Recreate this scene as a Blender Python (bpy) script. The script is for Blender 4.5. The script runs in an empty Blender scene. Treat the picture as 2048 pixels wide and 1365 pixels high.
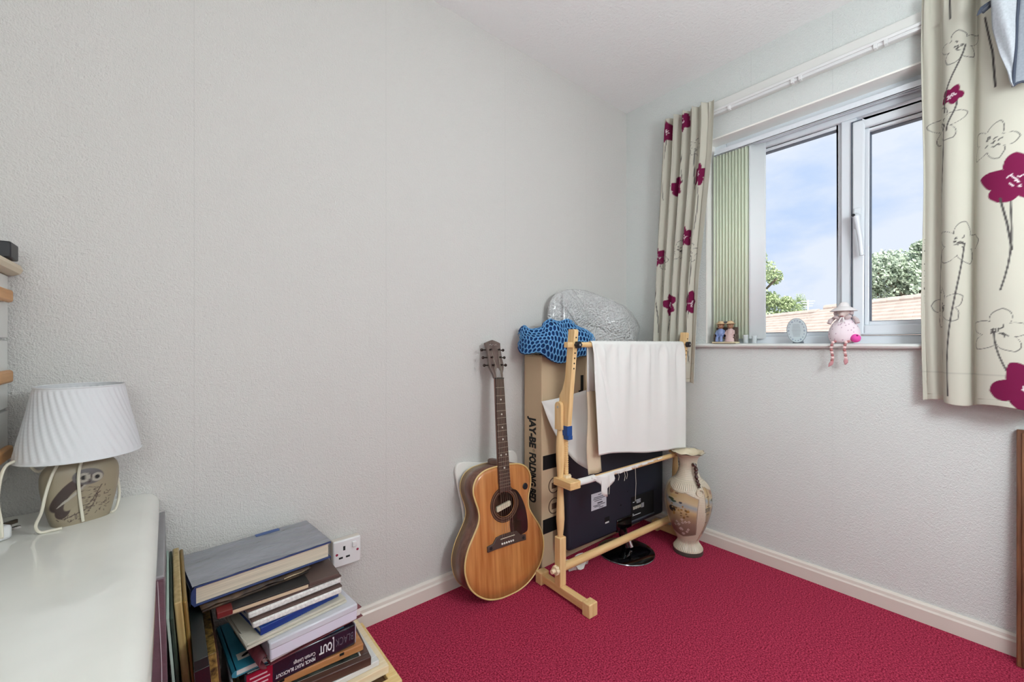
import bpy, bmesh, math, random
import numpy as np
from mathutils import Vector, Matrix, noise as mnoise

random.seed(7); rng = np.random.default_rng(7)
SC = bpy.context.scene
COL = SC.collection
PI = math.pi

# ------------------------------------------------------------------ camera, sky, sun, exposure
def lin(c): c = c/255.0; return c/12.92 if c <= .04045 else ((c+.055)/1.055)**2.4
def S(r, g, b): return (lin(r), lin(g), lin(b), 1.0)

cam = bpy.data.cameras.new('camera'); camo = bpy.data.objects.new('camera', cam); COL.objects.link(camo)
cam.sensor_width = 36; cam.lens = 36*833.6/2048; cam.shift_y = 4.5/2048; cam.clip_start = .02; cam.clip_end = 400
CAMP = Vector((-2.089, -1.467, .996))
camo.location = CAMP; camo.rotation_euler = (PI/2, 0, -math.atan2(.637, .770)); SC.camera = camo
RIGHT = Vector((.7705, -.6374, 0)); FWD = Vector((.6374, .7705, 0))

SC.view_settings.view_transform = 'Standard'; SC.view_settings.look = 'None'
SC.view_settings.gamma = 1; SC.view_settings.use_curve_mapping = False; SC.view_settings.exposure = 0.0

FILL_LAMP_POWER = 28.5
SKY_STRENGTH = 1.08
world = bpy.data.worlds.new('sky'); SC.world = world; world.use_nodes = True
nt = world.node_tree; nt.nodes.clear()
def N(nt, t, **kw):
    n = nt.nodes.new(t)
    for k, v in kw.items(): setattr(n, k, v)
    return n
wo = N(nt, 'ShaderNodeOutputWorld'); bg = N(nt, 'ShaderNodeBackground'); tc = N(nt, 'ShaderNodeTexCoord')
mp = N(nt, 'ShaderNodeMapping'); mp.inputs['Scale'].default_value = (1, 1, 2.2); mp.inputs['Location'].default_value = (.35, .2, .1)
nz = N(nt, 'ShaderNodeTexNoise'); nz.inputs['Scale'].default_value = 2.6; nz.inputs['Detail'].default_value = 7; nz.inputs['Roughness'].default_value = .55
cr = N(nt, 'ShaderNodeValToRGB'); cr.color_ramp.elements[0].position = .40; cr.color_ramp.elements[1].position = .58
cr.color_ramp.elements[0].color = S(192, 214, 252); cr.color_ramp.elements[1].color = S(232, 238, 253)
for a, b in ((tc.outputs['Generated'], mp.inputs[0]), (mp.outputs[0], nz.inputs['Vector']), (nz.outputs['Fac'], cr.inputs[0]),
             (cr.outputs[0], bg.inputs[0]), (bg.outputs[0], wo.inputs[0])): nt.links.new(a, b)
bg.inputs[1].default_value = SKY_STRENGTH

sun = bpy.data.lights.new('sun', 'SUN'); sun.energy = 6.5; sun.angle = .02; sun.color = (1, .96, .9)
suno = bpy.data.objects.new('sun', sun); COL.objects.link(suno)
suno.rotation_euler = Vector((.75, .25, -.62)).to_track_quat('-Z', 'Y').to_euler()

# ------------------------------------------------------------------ materials
_M = {}
def mat(name, rgb, rough=.5, metal=0., noise=None, bump=None, coat=0., spec=.5, trans=0., stretch=None, attr=False, sss=0., emit=None, mix=None):
    """noise=(scale, amount 0-1[, second rgb]); bump=(scale, strength, distance)"""
    if name in _M: return _M[name]
    m = bpy.data.materials.new(name); m.use_nodes = True; nt = m.node_tree
    b = nt.nodes['Principled BSDF']; out = nt.nodes['Material Output']
    col = rgb if len(rgb) == 4 and max(rgb) <= 1 else S(*rgb)
    b.inputs['Base Color'].default_value = col; b.inputs['Roughness'].default_value = rough; b.inputs['Metallic'].default_value = metal
    b.inputs['Coat Weight'].default_value = coat; b.inputs['Specular IOR Level'].default_value = spec; b.inputs['Transmission Weight'].default_value = trans
    m.diffuse_color = col
    t = N(nt, 'ShaderNodeTexCoord'); mp = N(nt, 'ShaderNodeMapping'); nt.links.new(t.outputs['Object'], mp.inputs[0])
    if stretch: mp.inputs['Scale'].default_value = stretch
    src = None
    if attr:
        a = N(nt, 'ShaderNodeAttribute'); a.attribute_name = 'Col'; src = a.outputs['Color']
    if noise:
        nz = N(nt, 'ShaderNodeTexNoise'); nz.inputs['Scale'].default_value = noise[0]; nz.inputs['Detail'].default_value = 5
        nt.links.new(mp.outputs[0], nz.inputs['Vector'])
        r = N(nt, 'ShaderNodeValToRGB'); r.color_ramp.elements[0].position = .34; r.color_ramp.elements[1].position = .68
        k = noise[1]
        if len(noise) > 2:
            r.color_ramp.elements[0].color = col; r.color_ramp.elements[1].color = S(*noise[2])
        elif attr:
            r.color_ramp.elements[0].color = (1-k, 1-k, 1-k, 1); r.color_ramp.elements[1].color = (1, 1, 1, 1)
        else:
            r.color_ramp.elements[0].color = tuple(c*(1-k) for c in col[:3])+(1,); r.color_ramp.elements[1].color = tuple(min(1, c*(1+k*.6)) for c in col[:3])+(1,)
        nt.links.new(nz.outputs['Fac'], r.inputs[0])
        if attr:
            mx = N(nt, 'ShaderNodeMix', data_type='RGBA', blend_type='MULTIPLY'); mx.inputs[0].default_value = 1
            nt.links.new(src, mx.inputs[6]); nt.links.new(r.outputs[0], mx.inputs[7]); src = mx.outputs[2]
        else: src = r.outputs[0]
    if src is not None: nt.links.new(src, b.inputs['Base Color'])
    if bump:
        bz = N(nt, 'ShaderNodeTexNoise'); bz.inputs['Scale'].default_value = bump[0]; bz.inputs['Detail'].default_value = 3
        nt.links.new(mp.outputs[0] if stretch else t.outputs['Object'], bz.inputs['Vector'])
        bp = N(nt, 'ShaderNodeBump'); bp.inputs['Strength'].default_value = bump[1]; bp.inputs['Distance'].default_value = bump[2]
        nt.links.new(bz.outputs['Fac'], bp.inputs['Height']); nt.links.new(bp.outputs[0], b.inputs['Normal'])
    if emit:
        b.inputs['Emission Color'].default_value = col; b.inputs['Emission Strength'].default_value = emit
    if mix:   # see-through share
        tr = N(nt, 'ShaderNodeBsdfTransparent'); ms = N(nt, 'ShaderNodeMixShader'); ms.inputs[0].default_value = mix
        nt.links.new(b.outputs[0], ms.inputs[1]); nt.links.new(tr.outputs[0], ms.inputs[2]); nt.links.new(ms.outputs[0], out.inputs[0])
    _M[name] = m
    return m
def wood(name, a, b, axis=2, rough=.45, coat=0., scale=14):
    st = [1, 1, 1]; st[axis] = .07
    st = tuple(s*6 for s in st)
    return mat(name, a, rough, noise=(scale, 0, b), stretch=st, coat=coat)

# ------------------------------------------------------------------ mesh helpers
class MB:
    def __init__(s): s.v = []; s.f = []
    def add(s, vs, fs):
        o = len(s.v); s.v += [tuple(v) for v in vs]; s.f += [tuple(i+o for i in f) for f in fs]; return s
    def box(s, lo, hi, rot=None, piv=None):
        x0, y0, z0 = lo; x1, y1, z1 = hi
        vs = [Vector(p) for p in ((x0,y0,z0),(x1,y0,z0),(x1,y1,z0),(x0,y1,z0),(x0,y0,z1),(x1,y0,z1),(x1,y1,z1),(x0,y1,z1))]
        if rot is not None:
            p = Vector(piv) if piv is not None else (Vector(lo)+Vector(hi))/2
            vs = [p + rot @ (v-p) for v in vs]
        return s.add(vs, [(0,3,2,1),(4,5,6,7),(0,1,5,4),(1,2,6,5),(2,3,7,6),(3,0,4,7)])
    def tube(s, pts, r, n=8, cap=True):
        pts = [Vector(p) for p in pts]; rr = r if isinstance(r, (list, tuple)) else [r]*len(pts)
        vs = []; fs = []; up = None
        for i, p in enumerate(pts):
            t = (pts[min(i+1, len(pts)-1)]-pts[max(i-1, 0)]).normalized()
            if up is None: up = Vector((0,0,1)) if abs(t.z) < .9 else Vector((1,0,0))
            a = t.cross(up)
            if a.length < 1e-6: a = t.cross(Vector((0,1,0)))
            a.normalize(); b = a.cross(t).normalized(); up = b
            for k in range(n):
                th = 2*PI*k/n; vs.append(p + (a*math.cos(th)+b*math.sin(th))*rr[i])
        for i in range(len(pts)-1):
            for k in range(n):
                k2 = (k+1) % n; fs.append((i*n+k, i*n+k2, (i+1)*n+k2, (i+1)*n+k))
        if cap: fs += [tuple(range(n)), tuple(reversed(range((len(pts)-1)*n, len(pts)*n)))]
        return s.add(vs, fs)
    def cyl(s, a, b, r, n=20): return s.tube([a, b], r, n)
    def lathe(s, prof, n=48, c=(0,0,0)):
        vs = []; fs = []
        for r, z in prof:
            for k in range(n):
                th = 2*PI*k/n; vs.append((c[0]+r*math.cos(th), c[1]+r*math.sin(th), c[2]+z))
        for i in range(len(prof)-1):
            for k in range(n):
                k2 = (k+1) % n; fs.append((i*n+k, i*n+k2, (i+1)*n+k2, (i+1)*n+k))
        if prof[0][0] > 1e-6: fs.append(tuple(reversed(range(n))))
        if prof[-1][0] > 1e-6: fs.append(tuple(range((len(prof)-1)*n, len(prof)*n)))
        return s.add(vs, fs)
    def ball(s, c, r, n=16, m=10, rot=None):
        r = r if isinstance(r, (list, tuple)) else (r, r, r); vs = []; fs = []; c = Vector(c)
        for i in range(m+1):
            ph = PI*i/m
            for k in range(n):
                th = 2*PI*k/n; v = Vector((r[0]*math.sin(ph)*math.cos(th), r[1]*math.sin(ph)*math.sin(th), r[2]*math.cos(ph)))
                if rot is not None: v = rot @ v
                vs.append(c+v)
        for i in range(m):
            for k in range(n):
                k2 = (k+1) % n; fs.append((i*n+k, (i+1)*n+k, (i+1)*n+k2, i*n+k2))
        return s.add(vs, fs)
    def prism(s, poly, d0, d1, fn):
        """poly of (a,b); fn(a,b,d)->xyz"""
        n = len(poly); vs = [fn(a, b, d0) for a, b in poly]+[fn(a, b, d1) for a, b in poly]
        fs = [tuple(range(n)), tuple(reversed(range(n, 2*n)))]+[(i, (i+1) % n, n+(i+1) % n, n+i)[::-1] for i in range(n)]
        return s.add(vs, fs)
    def grid(s, rows):
        nv = len(rows); nu = len(rows[0]); vs = [p for r in rows for p in r]
        fs = [(j*nu+i, j*nu+i+1, (j+1)*nu+i+1, (j+1)*nu+i) for j in range(nv-1) for i in range(nu-1)]
        return s.add(vs, fs)
    def build(s, name, m, parent=None, bevel=0., smooth=False, world=False, seg=2, solid=0., sharp=None):
        me = bpy.data.meshes.new(name); off = Vector((0,0,0))
        if world and parent is not None:
            q = parent
            while q is not None: off += q.location; q = q.parent
        vs = [Vector(v)-off for v in s.v] if off.length else s.v
        me.from_pydata([tuple(v) for v in vs], [], s.f)
        bm = bmesh.new(); bm.from_mesh(me)
        bmesh.ops.remove_doubles(bm, verts=bm.verts, dist=1e-6)
        bmesh.ops.recalc_face_normals(bm, faces=bm.faces); bm.to_mesh(me); bm.free()
        return link(name, me, m, parent, bevel, smooth, seg, solid, sharp)
def link(name, me, m, parent=None, bevel=0., smooth=False, seg=2, solid=0., sharp=None):
    me.materials.append(m)
    if smooth or bevel:
        me.polygons.foreach_set('use_smooth', [True]*len(me.polygons))
        me.set_sharp_from_angle(angle=sharp if sharp else (math.radians(35) if smooth else math.radians(30)))
    o = bpy.data.objects.new(name, me); COL.objects.link(o)
    if parent is not None: o.parent = parent
    if solid:
        md = o.modifiers.new('solid', 'SOLIDIFY'); md.thickness = solid; md.offset = 0
    if bevel:
        md = o.modifiers.new('bevel', 'BEVEL'); md.width = bevel; md.segments = seg; md.limit_method = 'ANGLE'; md.angle_limit = math.radians(40)
    return o
def fast_grid(name, P, m, parent, colors=None, smooth=True, solid=0.):
    """P (nv,nu,3) numpy grid in world space, colors (nv,nu,3) linear"""
    off = np.array((0., 0, 0)); q = parent
    while q is not None: off += np.array(q.location); q = q.parent
    nv, nu = P.shape[:2]; idx = np.arange(nv*nu).reshape(nv, nu)
    F = np.stack([idx[:-1, :-1], idx[:-1, 1:], idx[1:, 1:], idx[1:, :-1]], -1).reshape(-1, 4)
    me = bpy.data.meshes.new(name); me.vertices.add(nv*nu); me.vertices.foreach_set('co', (P-off).reshape(-1).astype(np.float32))
    nf = len(F); me.loops.add(nf*4); me.loops.foreach_set('vertex_index', F.reshape(-1).astype(np.int32))
    me.polygons.add(nf); me.polygons.foreach_set('loop_start', np.arange(0, nf*4, 4, dtype=np.int32)); me.polygons.foreach_set('loop_total', np.full(nf, 4, dtype=np.int32))
    me.update(calc_edges=True)
    if colors is not None:
        a = me.color_attributes.new('Col', 'FLOAT_COLOR', 'POINT'); c = np.ones((nv*nu, 4), np.float32); c[:, :3] = colors.reshape(-1, 3)
        a.data.foreach_set('color', c.reshape(-1))
    me.materials.append(m); me.polygons.foreach_set('use_smooth', [smooth]*nf)
    o = bpy.data.objects.new(name, me); COL.objects.link(o); o.parent = parent
    if solid:
        md = o.modifiers.new('solid', 'SOLIDIFY'); md.thickness = solid; md.offset = 0
    return o
def thing(name, label, cat, loc=(0,0,0), rz=0, group=None):
    o = bpy.data.objects.new(name, None); o.empty_display_size = .05; COL.objects.link(o)
    o.location = loc; o.rotation_euler = (0, 0, rz); o['label'] = label; o['category'] = cat
    if group: o['group'] = group
    return o
def tag(o, label, cat, group=None, kind=None):
    o['label'] = label; o['category'] = cat
    if group: o['group'] = group
    if kind: o['kind'] = kind
    return o
def struct(o): o['kind'] = 'structure'; return o
def box(name, lo, hi, m, parent=None, bevel=0., world=False, rot=None, piv=None): return MB().box(lo, hi, rot, piv).build(name, m, parent, bevel, world=world)
def text(name, s, parent, m, origin, right, up, width=None, height=.02, bold=0., thick=.0004, align='LEFT', world=False):
    cu = bpy.data.curves.new('t', 'FONT'); cu.body = s; cu.size = 1; cu.offset = bold; cu.align_x = align; cu.resolution_u = 3
    ob = bpy.data.objects.new('t', cu); COL.objects.link(ob); dg = bpy.context.evaluated_depsgraph_get(); dg.update()
    me = bpy.data.meshes.new_from_object(ob.evaluated_get(dg)); bpy.data.objects.remove(ob); bpy.data.curves.remove(cu)
    co = np.empty(len(me.vertices)*3); me.vertices.foreach_get('co', co); co = co.reshape(-1, 3)
    sy = height/.70; sx = width/(co[:, 0].max()-co[:, 0].min()) if width else sy
    o = np.array(origin, float)
    if world:
        q = parent
        while q is not None: o -= np.array(q.location); q = q.parent
    R_ = np.array(right, float); U_ = np.array(up, float); Nn = np.cross(R_, U_)
    X = co[:, 0]*sx
    if align == 'LEFT': X = X-X.min()
    P = o + X[:, None]*R_ + (co[:, 1]*sy)[:, None]*U_ + Nn*thick
    me.vertices.foreach_set('co', P.reshape(-1)); me.update(); me.name = name
    return link(name, me, m, parent)
def catmull(pts, n=8, closed=False):
    P = np.array(pts, float); L = len(P); out = []
    rngi = range(L) if closed else range(L-1)
    for i in rngi:
        p0 = P[(i-1) % L] if closed else P[max(i-1, 0)]; p1 = P[i % L]; p2 = P[(i+1) % L]; p3 = P[(i+2) % L] if closed else P[min(i+2, L-1)]
        for k in range(n):
            t = k/n; out.append(.5*((2*p1)+(-p0+p2)*t+(2*p0-5*p1+4*p2-p3)*t*t+(-p0+3*p1-3*p2+p3)*t**3))
    if not closed: out.append(P[-1])
    return np.array(out)

# ------------------------------------------------------------------ base materials
M_white = mat('white gloss paint', (226, 226, 222), .18, coat=.3)
M_cream_gloss = mat('aged white gloss paint', (234, 233, 225), .12, coat=.4, noise=(6, .05), bump=(9, .05, .004))
M_upvc = mat('white plastic frame', (228, 233, 239), .28)
M_trim = mat('painted skirting', (226, 218, 208), .28)
M_dark = mat('black plastic', (26, 27, 32), .45)
M_black = mat('dark hole', (6, 6, 7), .8)
M_beech = wood('pale beech', (226, 186, 128), (240, 206, 152), 2)
M_beech_y = wood('pale beech lengthways', (222, 180, 120), (238, 202, 146), 1)
M_beech_x = wood('pale beech rail', (222, 180, 122), (238, 204, 150), 0)
M_pine = wood('bare pine', (236, 214, 176), (246, 230, 198), 0)
M_chrome = mat('chrome', (220, 220, 222), .15, 1.)
M_plastic_white = mat('white plastic', (232, 232, 232), .25)
M_paper = mat('white paper', (232, 230, 224), .7)
M_ink = mat('black print', (18, 17, 18), .6)
M_whiteink = mat('white print', (240, 240, 242), .5)

def wallpaper(name, rgb, seams, axis):
    m = bpy.data.materials.new(name); m.use_nodes = True; nt = m.node_tree; b = nt.nodes['Principled BSDF']
    b.inputs['Roughness'].default_value = .75; b.inputs['Specular IOR Level'].default_value = .25
    t = N(nt, 'ShaderNodeTexCoord'); sx = N(nt, 'ShaderNodeSeparateXYZ'); nt.links.new(t.outputs['Object'], sx.inputs[0])
    c = sx.outputs[axis]; acc = None
    for s in seams:
        d = N(nt, 'ShaderNodeMath', operation='SUBTRACT'); nt.links.new(c, d.inputs[0]); d.inputs[1].default_value = s
        a = N(nt, 'ShaderNodeMath', operation='ABSOLUTE'); nt.links.new(d.outputs[0], a.inputs[0])
        l = N(nt, 'ShaderNodeMath', operation='LESS_THAN'); nt.links.new(a.outputs[0], l.inputs[0]); l.inputs[1].default_value = .0008
        if acc is None: acc = l.outputs[0]
        else:
            q = N(nt, 'ShaderNodeMath', operation='MAXIMUM'); nt.links.new(acc, q.inputs[0]); nt.links.new(l.outputs[0], q.inputs[1]); acc = q.outputs[0]
    mx = N(nt, 'ShaderNodeMix', data_type='RGBA'); col = S(*rgb); mx.inputs[6].default_value = col
    mx.inputs[7].default_value = tuple(k*.90 for k in col[:3])+(1,)
    nt.links.new(acc, mx.inputs[0]); nt.links.new(mx.outputs[2], b.inputs['Base Color'])
    n1 = N(nt, 'ShaderNodeTexNoise'); n1.inputs['Scale'].default_value = 280; n1.inputs['Detail'].default_value = 2
    n2 = N(nt, 'ShaderNodeTexNoise'); n2.inputs['Scale'].default_value = 120; n2.inputs['Detail'].default_value = 2
    nt.links.new(t.outputs['Object'], n1.inputs['Vector']); nt.links.new(t.outputs['Object'], n2.inputs['Vector'])
    ad = N(nt, 'ShaderNodeMath', operation='ADD'); nt.links.new(n1.outputs['Fac'], ad.inputs[0]); nt.links.new(n2.outputs['Fac'], ad.inputs[1])
    hf_ = N(nt, 'ShaderNodeMath', operation='MULTIPLY'); nt.links.new(acc, hf_.inputs[0]); hf_.inputs[1].default_value = .3
    sb = N(nt, 'ShaderNodeMath', operation='SUBTRACT'); nt.links.new(ad.outputs[0], sb.inputs[0]); nt.links.new(hf_.outputs[0], sb.inputs[1])
    bp = N(nt, 'ShaderNodeBump'); bp.inputs['Strength'].default_value = .75; bp.inputs['Distance'].default_value = .0035
    nt.links.new(sb.outputs[0], bp.inputs['Height']); nt.links.new(bp.outputs[0], b.inputs['Normal'])
    return m
M_wall = wallpaper('textured wallpaper', (214, 212, 208), [-2.588, -2.031, -1.473, -.916, -.36], 0)
M_wallB = wallpaper('textured wallpaper beside window', (223, 227, 224), [-.683, -.991, -1.55], 1)
M_ceil = mat('stippled ceiling', (246, 247, 246), .85, bump=(95, .55, .006))
M_carpet = mat('crimson carpet', (136, 7, 38), .95, spec=.1, noise=(210, .45, (244, 84, 122)), bump=(330, 1.0, .010))
M_carpet.node_tree.nodes['Principled BSDF'].inputs['Sheen Weight'].default_value = .12
M_carpet.node_tree.nodes['Principled BSDF'].inputs['Sheen Tint'].default_value = S(230, 110, 140)

# ------------------------------------------------------------------ room shell
H = 2.352; X0 = -3.0; Y0 = -2.5
WY0, WY1, WZ0, WZ1, WT = -1.62, -.475, .985, 2.01, .27     # window opening and wall thickness
struct(box('floor', (X0-.1, Y0-.1, -.12), (.1, .1, 0), M_carpet))
struct(box('ceiling', (X0-.1, Y0-.1, H), (WT, .1, H+.12), M_ceil))
struct(box('wall_left', (X0, 0, 0), (WT, .1, H), M_wall))
struct(box('wall_back', (X0-.1, Y0-.1, 0), (WT, Y0, H), M_wall))
struct(box('wall_side', (X0-.1, Y0, 0), (X0, .1, H), M_wall))
w = MB(); w.box((0, WY1, 0), (WT, 0, H)); w.box((0, Y0, 0), (WT, WY0, H)); w.box((0, WY0, 0), (WT, WY1, WZ0)); w.box((0, WY0, WZ1), (WT, WY1, H))
struct(w.build('wall_window', M_wallB))
def skirting(name, p0, p1, inward):
    prof = [(0, 0), (.018, 0), (.018, .046), (.014, .052), (.012, .062), (.006, .068), (0, .068)]
    d = Vector(inward); a = Vector(p0); b = Vector(p1); mbd = MB()
    n = len(prof); vs = [a+d*x+Vector((0,0,z)) for x, z in prof]+[b+d*x+Vector((0,0,z)) for x, z in prof]
    mbd.add(vs, [tuple(range(n)), tuple(reversed(range(n, 2*n)))]+[(i, (i+1) % n, n+(i+1) % n, n+i) for i in range(n)])
    return struct(mbd.build(name, M_trim))
skirting('baseboard_left', (X0, 0, 0), (0, 0, 0), (0, -1, 0))
skirting('baseboard_window', (0, -.018, 0), (0, Y0, 0), (-1, 0, 0))

lb_ = MB(); lb_.box((-.0015, WY0-.002, WZ1-.006), (.09, WY1+.002, WZ1+.001))
M_rev = mat('daylit white reveal paint', (252, 250, 244), .35)  # white paint, lightened further so the reveal reads as strongly daylit
struct(lb_.build('trim_2', M_rev)); struct(MB().box((-.0015, WY1-.005, .99), (.09, WY1+.001, WZ1-.006)).build('trim_3', M_rev))
# window sill board
sp = [(.10, .985), (-.022, .985), (-.030, .981), (-.034, .975), (-.030, .969), (-.022, .966), (0, .965), (.10, .965)]
struct(MB().prism([(x, z+.01) for x, z in sp], -1.72, -.372, lambda a, b, d: (a, d, b)).build('trim_1', M_white, smooth=True))

# the window: frame, mullion, opening sash, panes, handle
win = bpy.data.objects.new('window_1', None); COL.objects.link(win); win['kind'] = 'structure'; win.location = (.10, -1.05, 1.0)
FX0, FX1 = .085, .15
def wb(name, lo, hi, bevel=.004, m=M_upvc): return box(name, lo, hi, m, win, bevel, world=True)
wb('frame_jamb', (FX0, -.535, .992), (FX1, -.475, 2.01)); wb('frame_jamb', (FX0, -1.62, .992), (FX1, -1.56, 2.01))
wb('frame_head', (FX0, -1.56, 1.922), (FX1, -.535, 2.01)); wb('frame_sill', (FX0, -1.56, .992), (FX1, -.535, 1.028))
wb('mullion', (FX0, -1.052, 1.028), (FX1, -1.0, 1.922))
def bead(x0, x1, ya, yb, za, zb, wd):
    b = MB(); b.box((x0, ya, za), (x1, ya+wd, zb)); b.box((x0, yb-wd, za), (x1, yb, zb)); b.box((x0, ya+wd, za), (x1, yb-wd, za+wd)); b.box((x0, ya+wd, zb-wd), (x1, yb-wd, zb)); return b
bead(.102, .135, -1.0, -.535, 1.028, 1.922, .016).build('glazing_bead', M_upvc, win, .003, world=True)
M_gasket = mat('grey gasket', (96, 104, 118), .6)
bead(.106, .132, -.984, -.551, 1.044, 1.906, .003).build('gasket', M_gasket, win, world=True)
M_glass = bpy.data.materials.new('window glass'); M_glass.use_nodes = True
g = M_glass.node_tree; g.nodes.clear(); go = N(g, 'ShaderNodeOutputMaterial'); gt = N(g, 'ShaderNodeBsdfTransparent'); gg = N(g, 'ShaderNodeBsdfGlossy')
gg.inputs['Roughness'].default_value = .02; gf = N(g, 'ShaderNodeFresnel'); gf.inputs[0].default_value = 1.25; gm = N(g, 'ShaderNodeMixShader')
gt.inputs[0].default_value = (.97, .985, .98, 1)
for a, b in ((gf.outputs[0], gm.inputs[0]), (gt.outputs[0], gm.inputs[1]), (gg.outputs[0], gm.inputs[2]), (gm.outputs[0], go.inputs[0])): g.links.new(a, b)
wb('pane', (.117, -.984, 1.044), (.121, -.551, 1.906), 0, M_glass)
SX0, SX1 = .072, .135
sash = bead(SX0, SX1, -1.60, -1.040, 1.034, 1.900, .036).build('sash', M_upvc, win, .005, world=True)
bead(.086, .13, -1.564, -1.076, 1.070, 1.864, .014).build('sash_bead', M_upvc, sash, .003, world=True)
bead(.1, .128, -1.55, -1.09, 1.084, 1.850, .0025).build('sash_gasket', M_gasket, sash, world=True)
bead(.078, .085, -1.605, -1.035, 1.029, 1.905, .0035).build('sash_seal', M_gasket, win, world=True)
box('sash_pane', (.114, -1.55, 1.084), (.118, -1.09, 1.850), M_glass, sash, world=True)
hd = MB(); hd.box((.060, -1.070, 1.462), (.073, -1.046, 1.545)); h = hd.build('handle_plate', M_upvc, sash, .004, world=True)
hm = MB(); hm.tube([(.066, -1.058, 1.506), (.038, -1.058, 1.506), (.03, -1.062, 1.500), (.03, -1.066, 1.47), (.034, -1.072, 1.42), (.036, -1.078, 1.345)], [.013, .013, .012, .0095, .009, .008], 12)
hm.build('handle', M_upvc, sash, smooth=True, world=True)
MB().cyl((.034, -1.053, 1.508), (.022, -1.053, 1.508), .006, 14).build('handle_lock', M_dark, sash, world=True)

# white board with curtain track above the window
tr = thing('curtain_track', 'white board and rail fixed to the wall above the window', 'curtain rail', (-.01, -1.0, 2.14))
box('backing_board', (-.022, -1.90, 2.112), (-.0005, -.30, 2.18), M_white, tr, .003, world=True)
rl = MB(); rl.box((-.040, -1.88, 2.121), (-.022, -.32, 2.133)); rl.box((-.037, -1.88, 2.108), (-.026, -.32, 2.115)); rl.box((-.034, -1.88, 2.112), (-.029, -.32, 2.124))
rl.build('rail', M_plastic_white, tr, .0015, world=True)
for y in (-.60, -.86, -.888, -1.13, -1.16):
    MB().box((-.043, y-.006, 2.104), (-.024, y+.006, 2.122)).build('glider', M_plastic_white, tr, .002, world=True)

# vertical blind
bl = thing('vertical_blind', 'pale green vertical blind bunched at the side of the window', 'blind', (.045, -.9, 1.95))
hr = MB(); hr.box((.03, -1.60, 1.955), (.062, -.50, 1.962)); hr.box((.03, -1.60, 1.936), (.033, -.50, 1.955)); hr.box((.059, -1.60, 1.936), (.062, -.50, 1.955)); hr.box((.03, -1.60, 1.936), (.041, -.50, 1.940)); hr.box((.051, -1.60, 1.936), (.062, -.50, 1.940))
hr.build('headrail', M_upvc, bl, .001, world=True)
for y in (-.78, -1.20): box('rail_bracket', (.060, y-.02, 1.952), (.0855, y+.02, 1.960), M_upvc, bl, .001, world=True)
M_slat = mat('pale green blind fabric', (242, 249, 228), .8)
b = M_slat.node_tree
tl = N(b, 'ShaderNodeBsdfTranslucent'); tl.inputs[0].default_value = S(244, 250, 228); ms = N(b, 'ShaderNodeMixShader'); ms.inputs[0].default_value = .28
b.links.new(b.nodes['Principled BSDF'].outputs[0], ms.inputs[1]); b.links.new(tl.outputs[0], ms.inputs[2]); b.links.new(ms.outputs[0], b.nodes['Material Output'].inputs[0])
for i in range(11):
    y = -.515-i*.0148
    s = MB(); rows = []
    for k in range(9):
        t = k/8-.5; rows.append([(.046+t*.026, y-t*.038+.003*math.cos(t*PI), z) for z in (1.018, 1.935)])
    s.grid(rows); s.build('slat', M_slat, bl, smooth=True, world=True, solid=.0008)
rows = []
for k in range(9):
    t = k/8-.5; rows.append([(.05-t*.03+.004*math.cos(t*PI), -.692+t*.062, z) for z in (1.018, 1.935)])
MB().grid(rows).build('slat', mat('white blind slat', (232, 236, 238), .7), bl, smooth=True, world=True, solid=.0008)
MB().tube([(.04, -.497, 1.94), (.038, -.496, 1.6), (.037, -.498, 1.34), (.037, -.502, 1.335), (.038, -.504, 1.6), (.04, -.505, 1.94)], .0012, 5).build('cord', M_plastic_white, bl, world=True)

# ------------------------------------------------------------------ fill light added out of frame: two globe lamps behind the camera
def added_globe_lamp(label, x, y, power, tint):
    t = thing('added_fill_lamp', label, 'lamp', (x, y, 0))
    MB().lathe([(.0, .0005), (.14, .0005), (.14, .015), (.03, .03), (.0, .03)], 32).build('base', M_white, t, smooth=True)
    MB().tube([(0, 0, .02), (0, 0, 1.28)], .011, 12).build('pole', M_white, t, smooth=True)
    MB().lathe([(.0, 1.27), (.05, 1.27), (.13, 1.31), (.185, 1.38), (.205, 1.46), (.185, 1.54), (.13, 1.61), (.05, 1.65), (.0, 1.65)], 36).build('globe', mat('added fill globe '+tint[3], tint[:3], .5, emit=power), t, smooth=True)
added_globe_lamp('unseen paper globe lamp added for fill light behind the camera, window side', -1.1, -1.95, FILL_LAMP_POWER, (241, 251, 255, 'one'))
added_globe_lamp('unseen paper globe lamp added for fill light behind the camera, dresser side', -2.55, -2.1, FILL_LAMP_POWER*.32, (241, 251, 255, 'two'))

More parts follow.
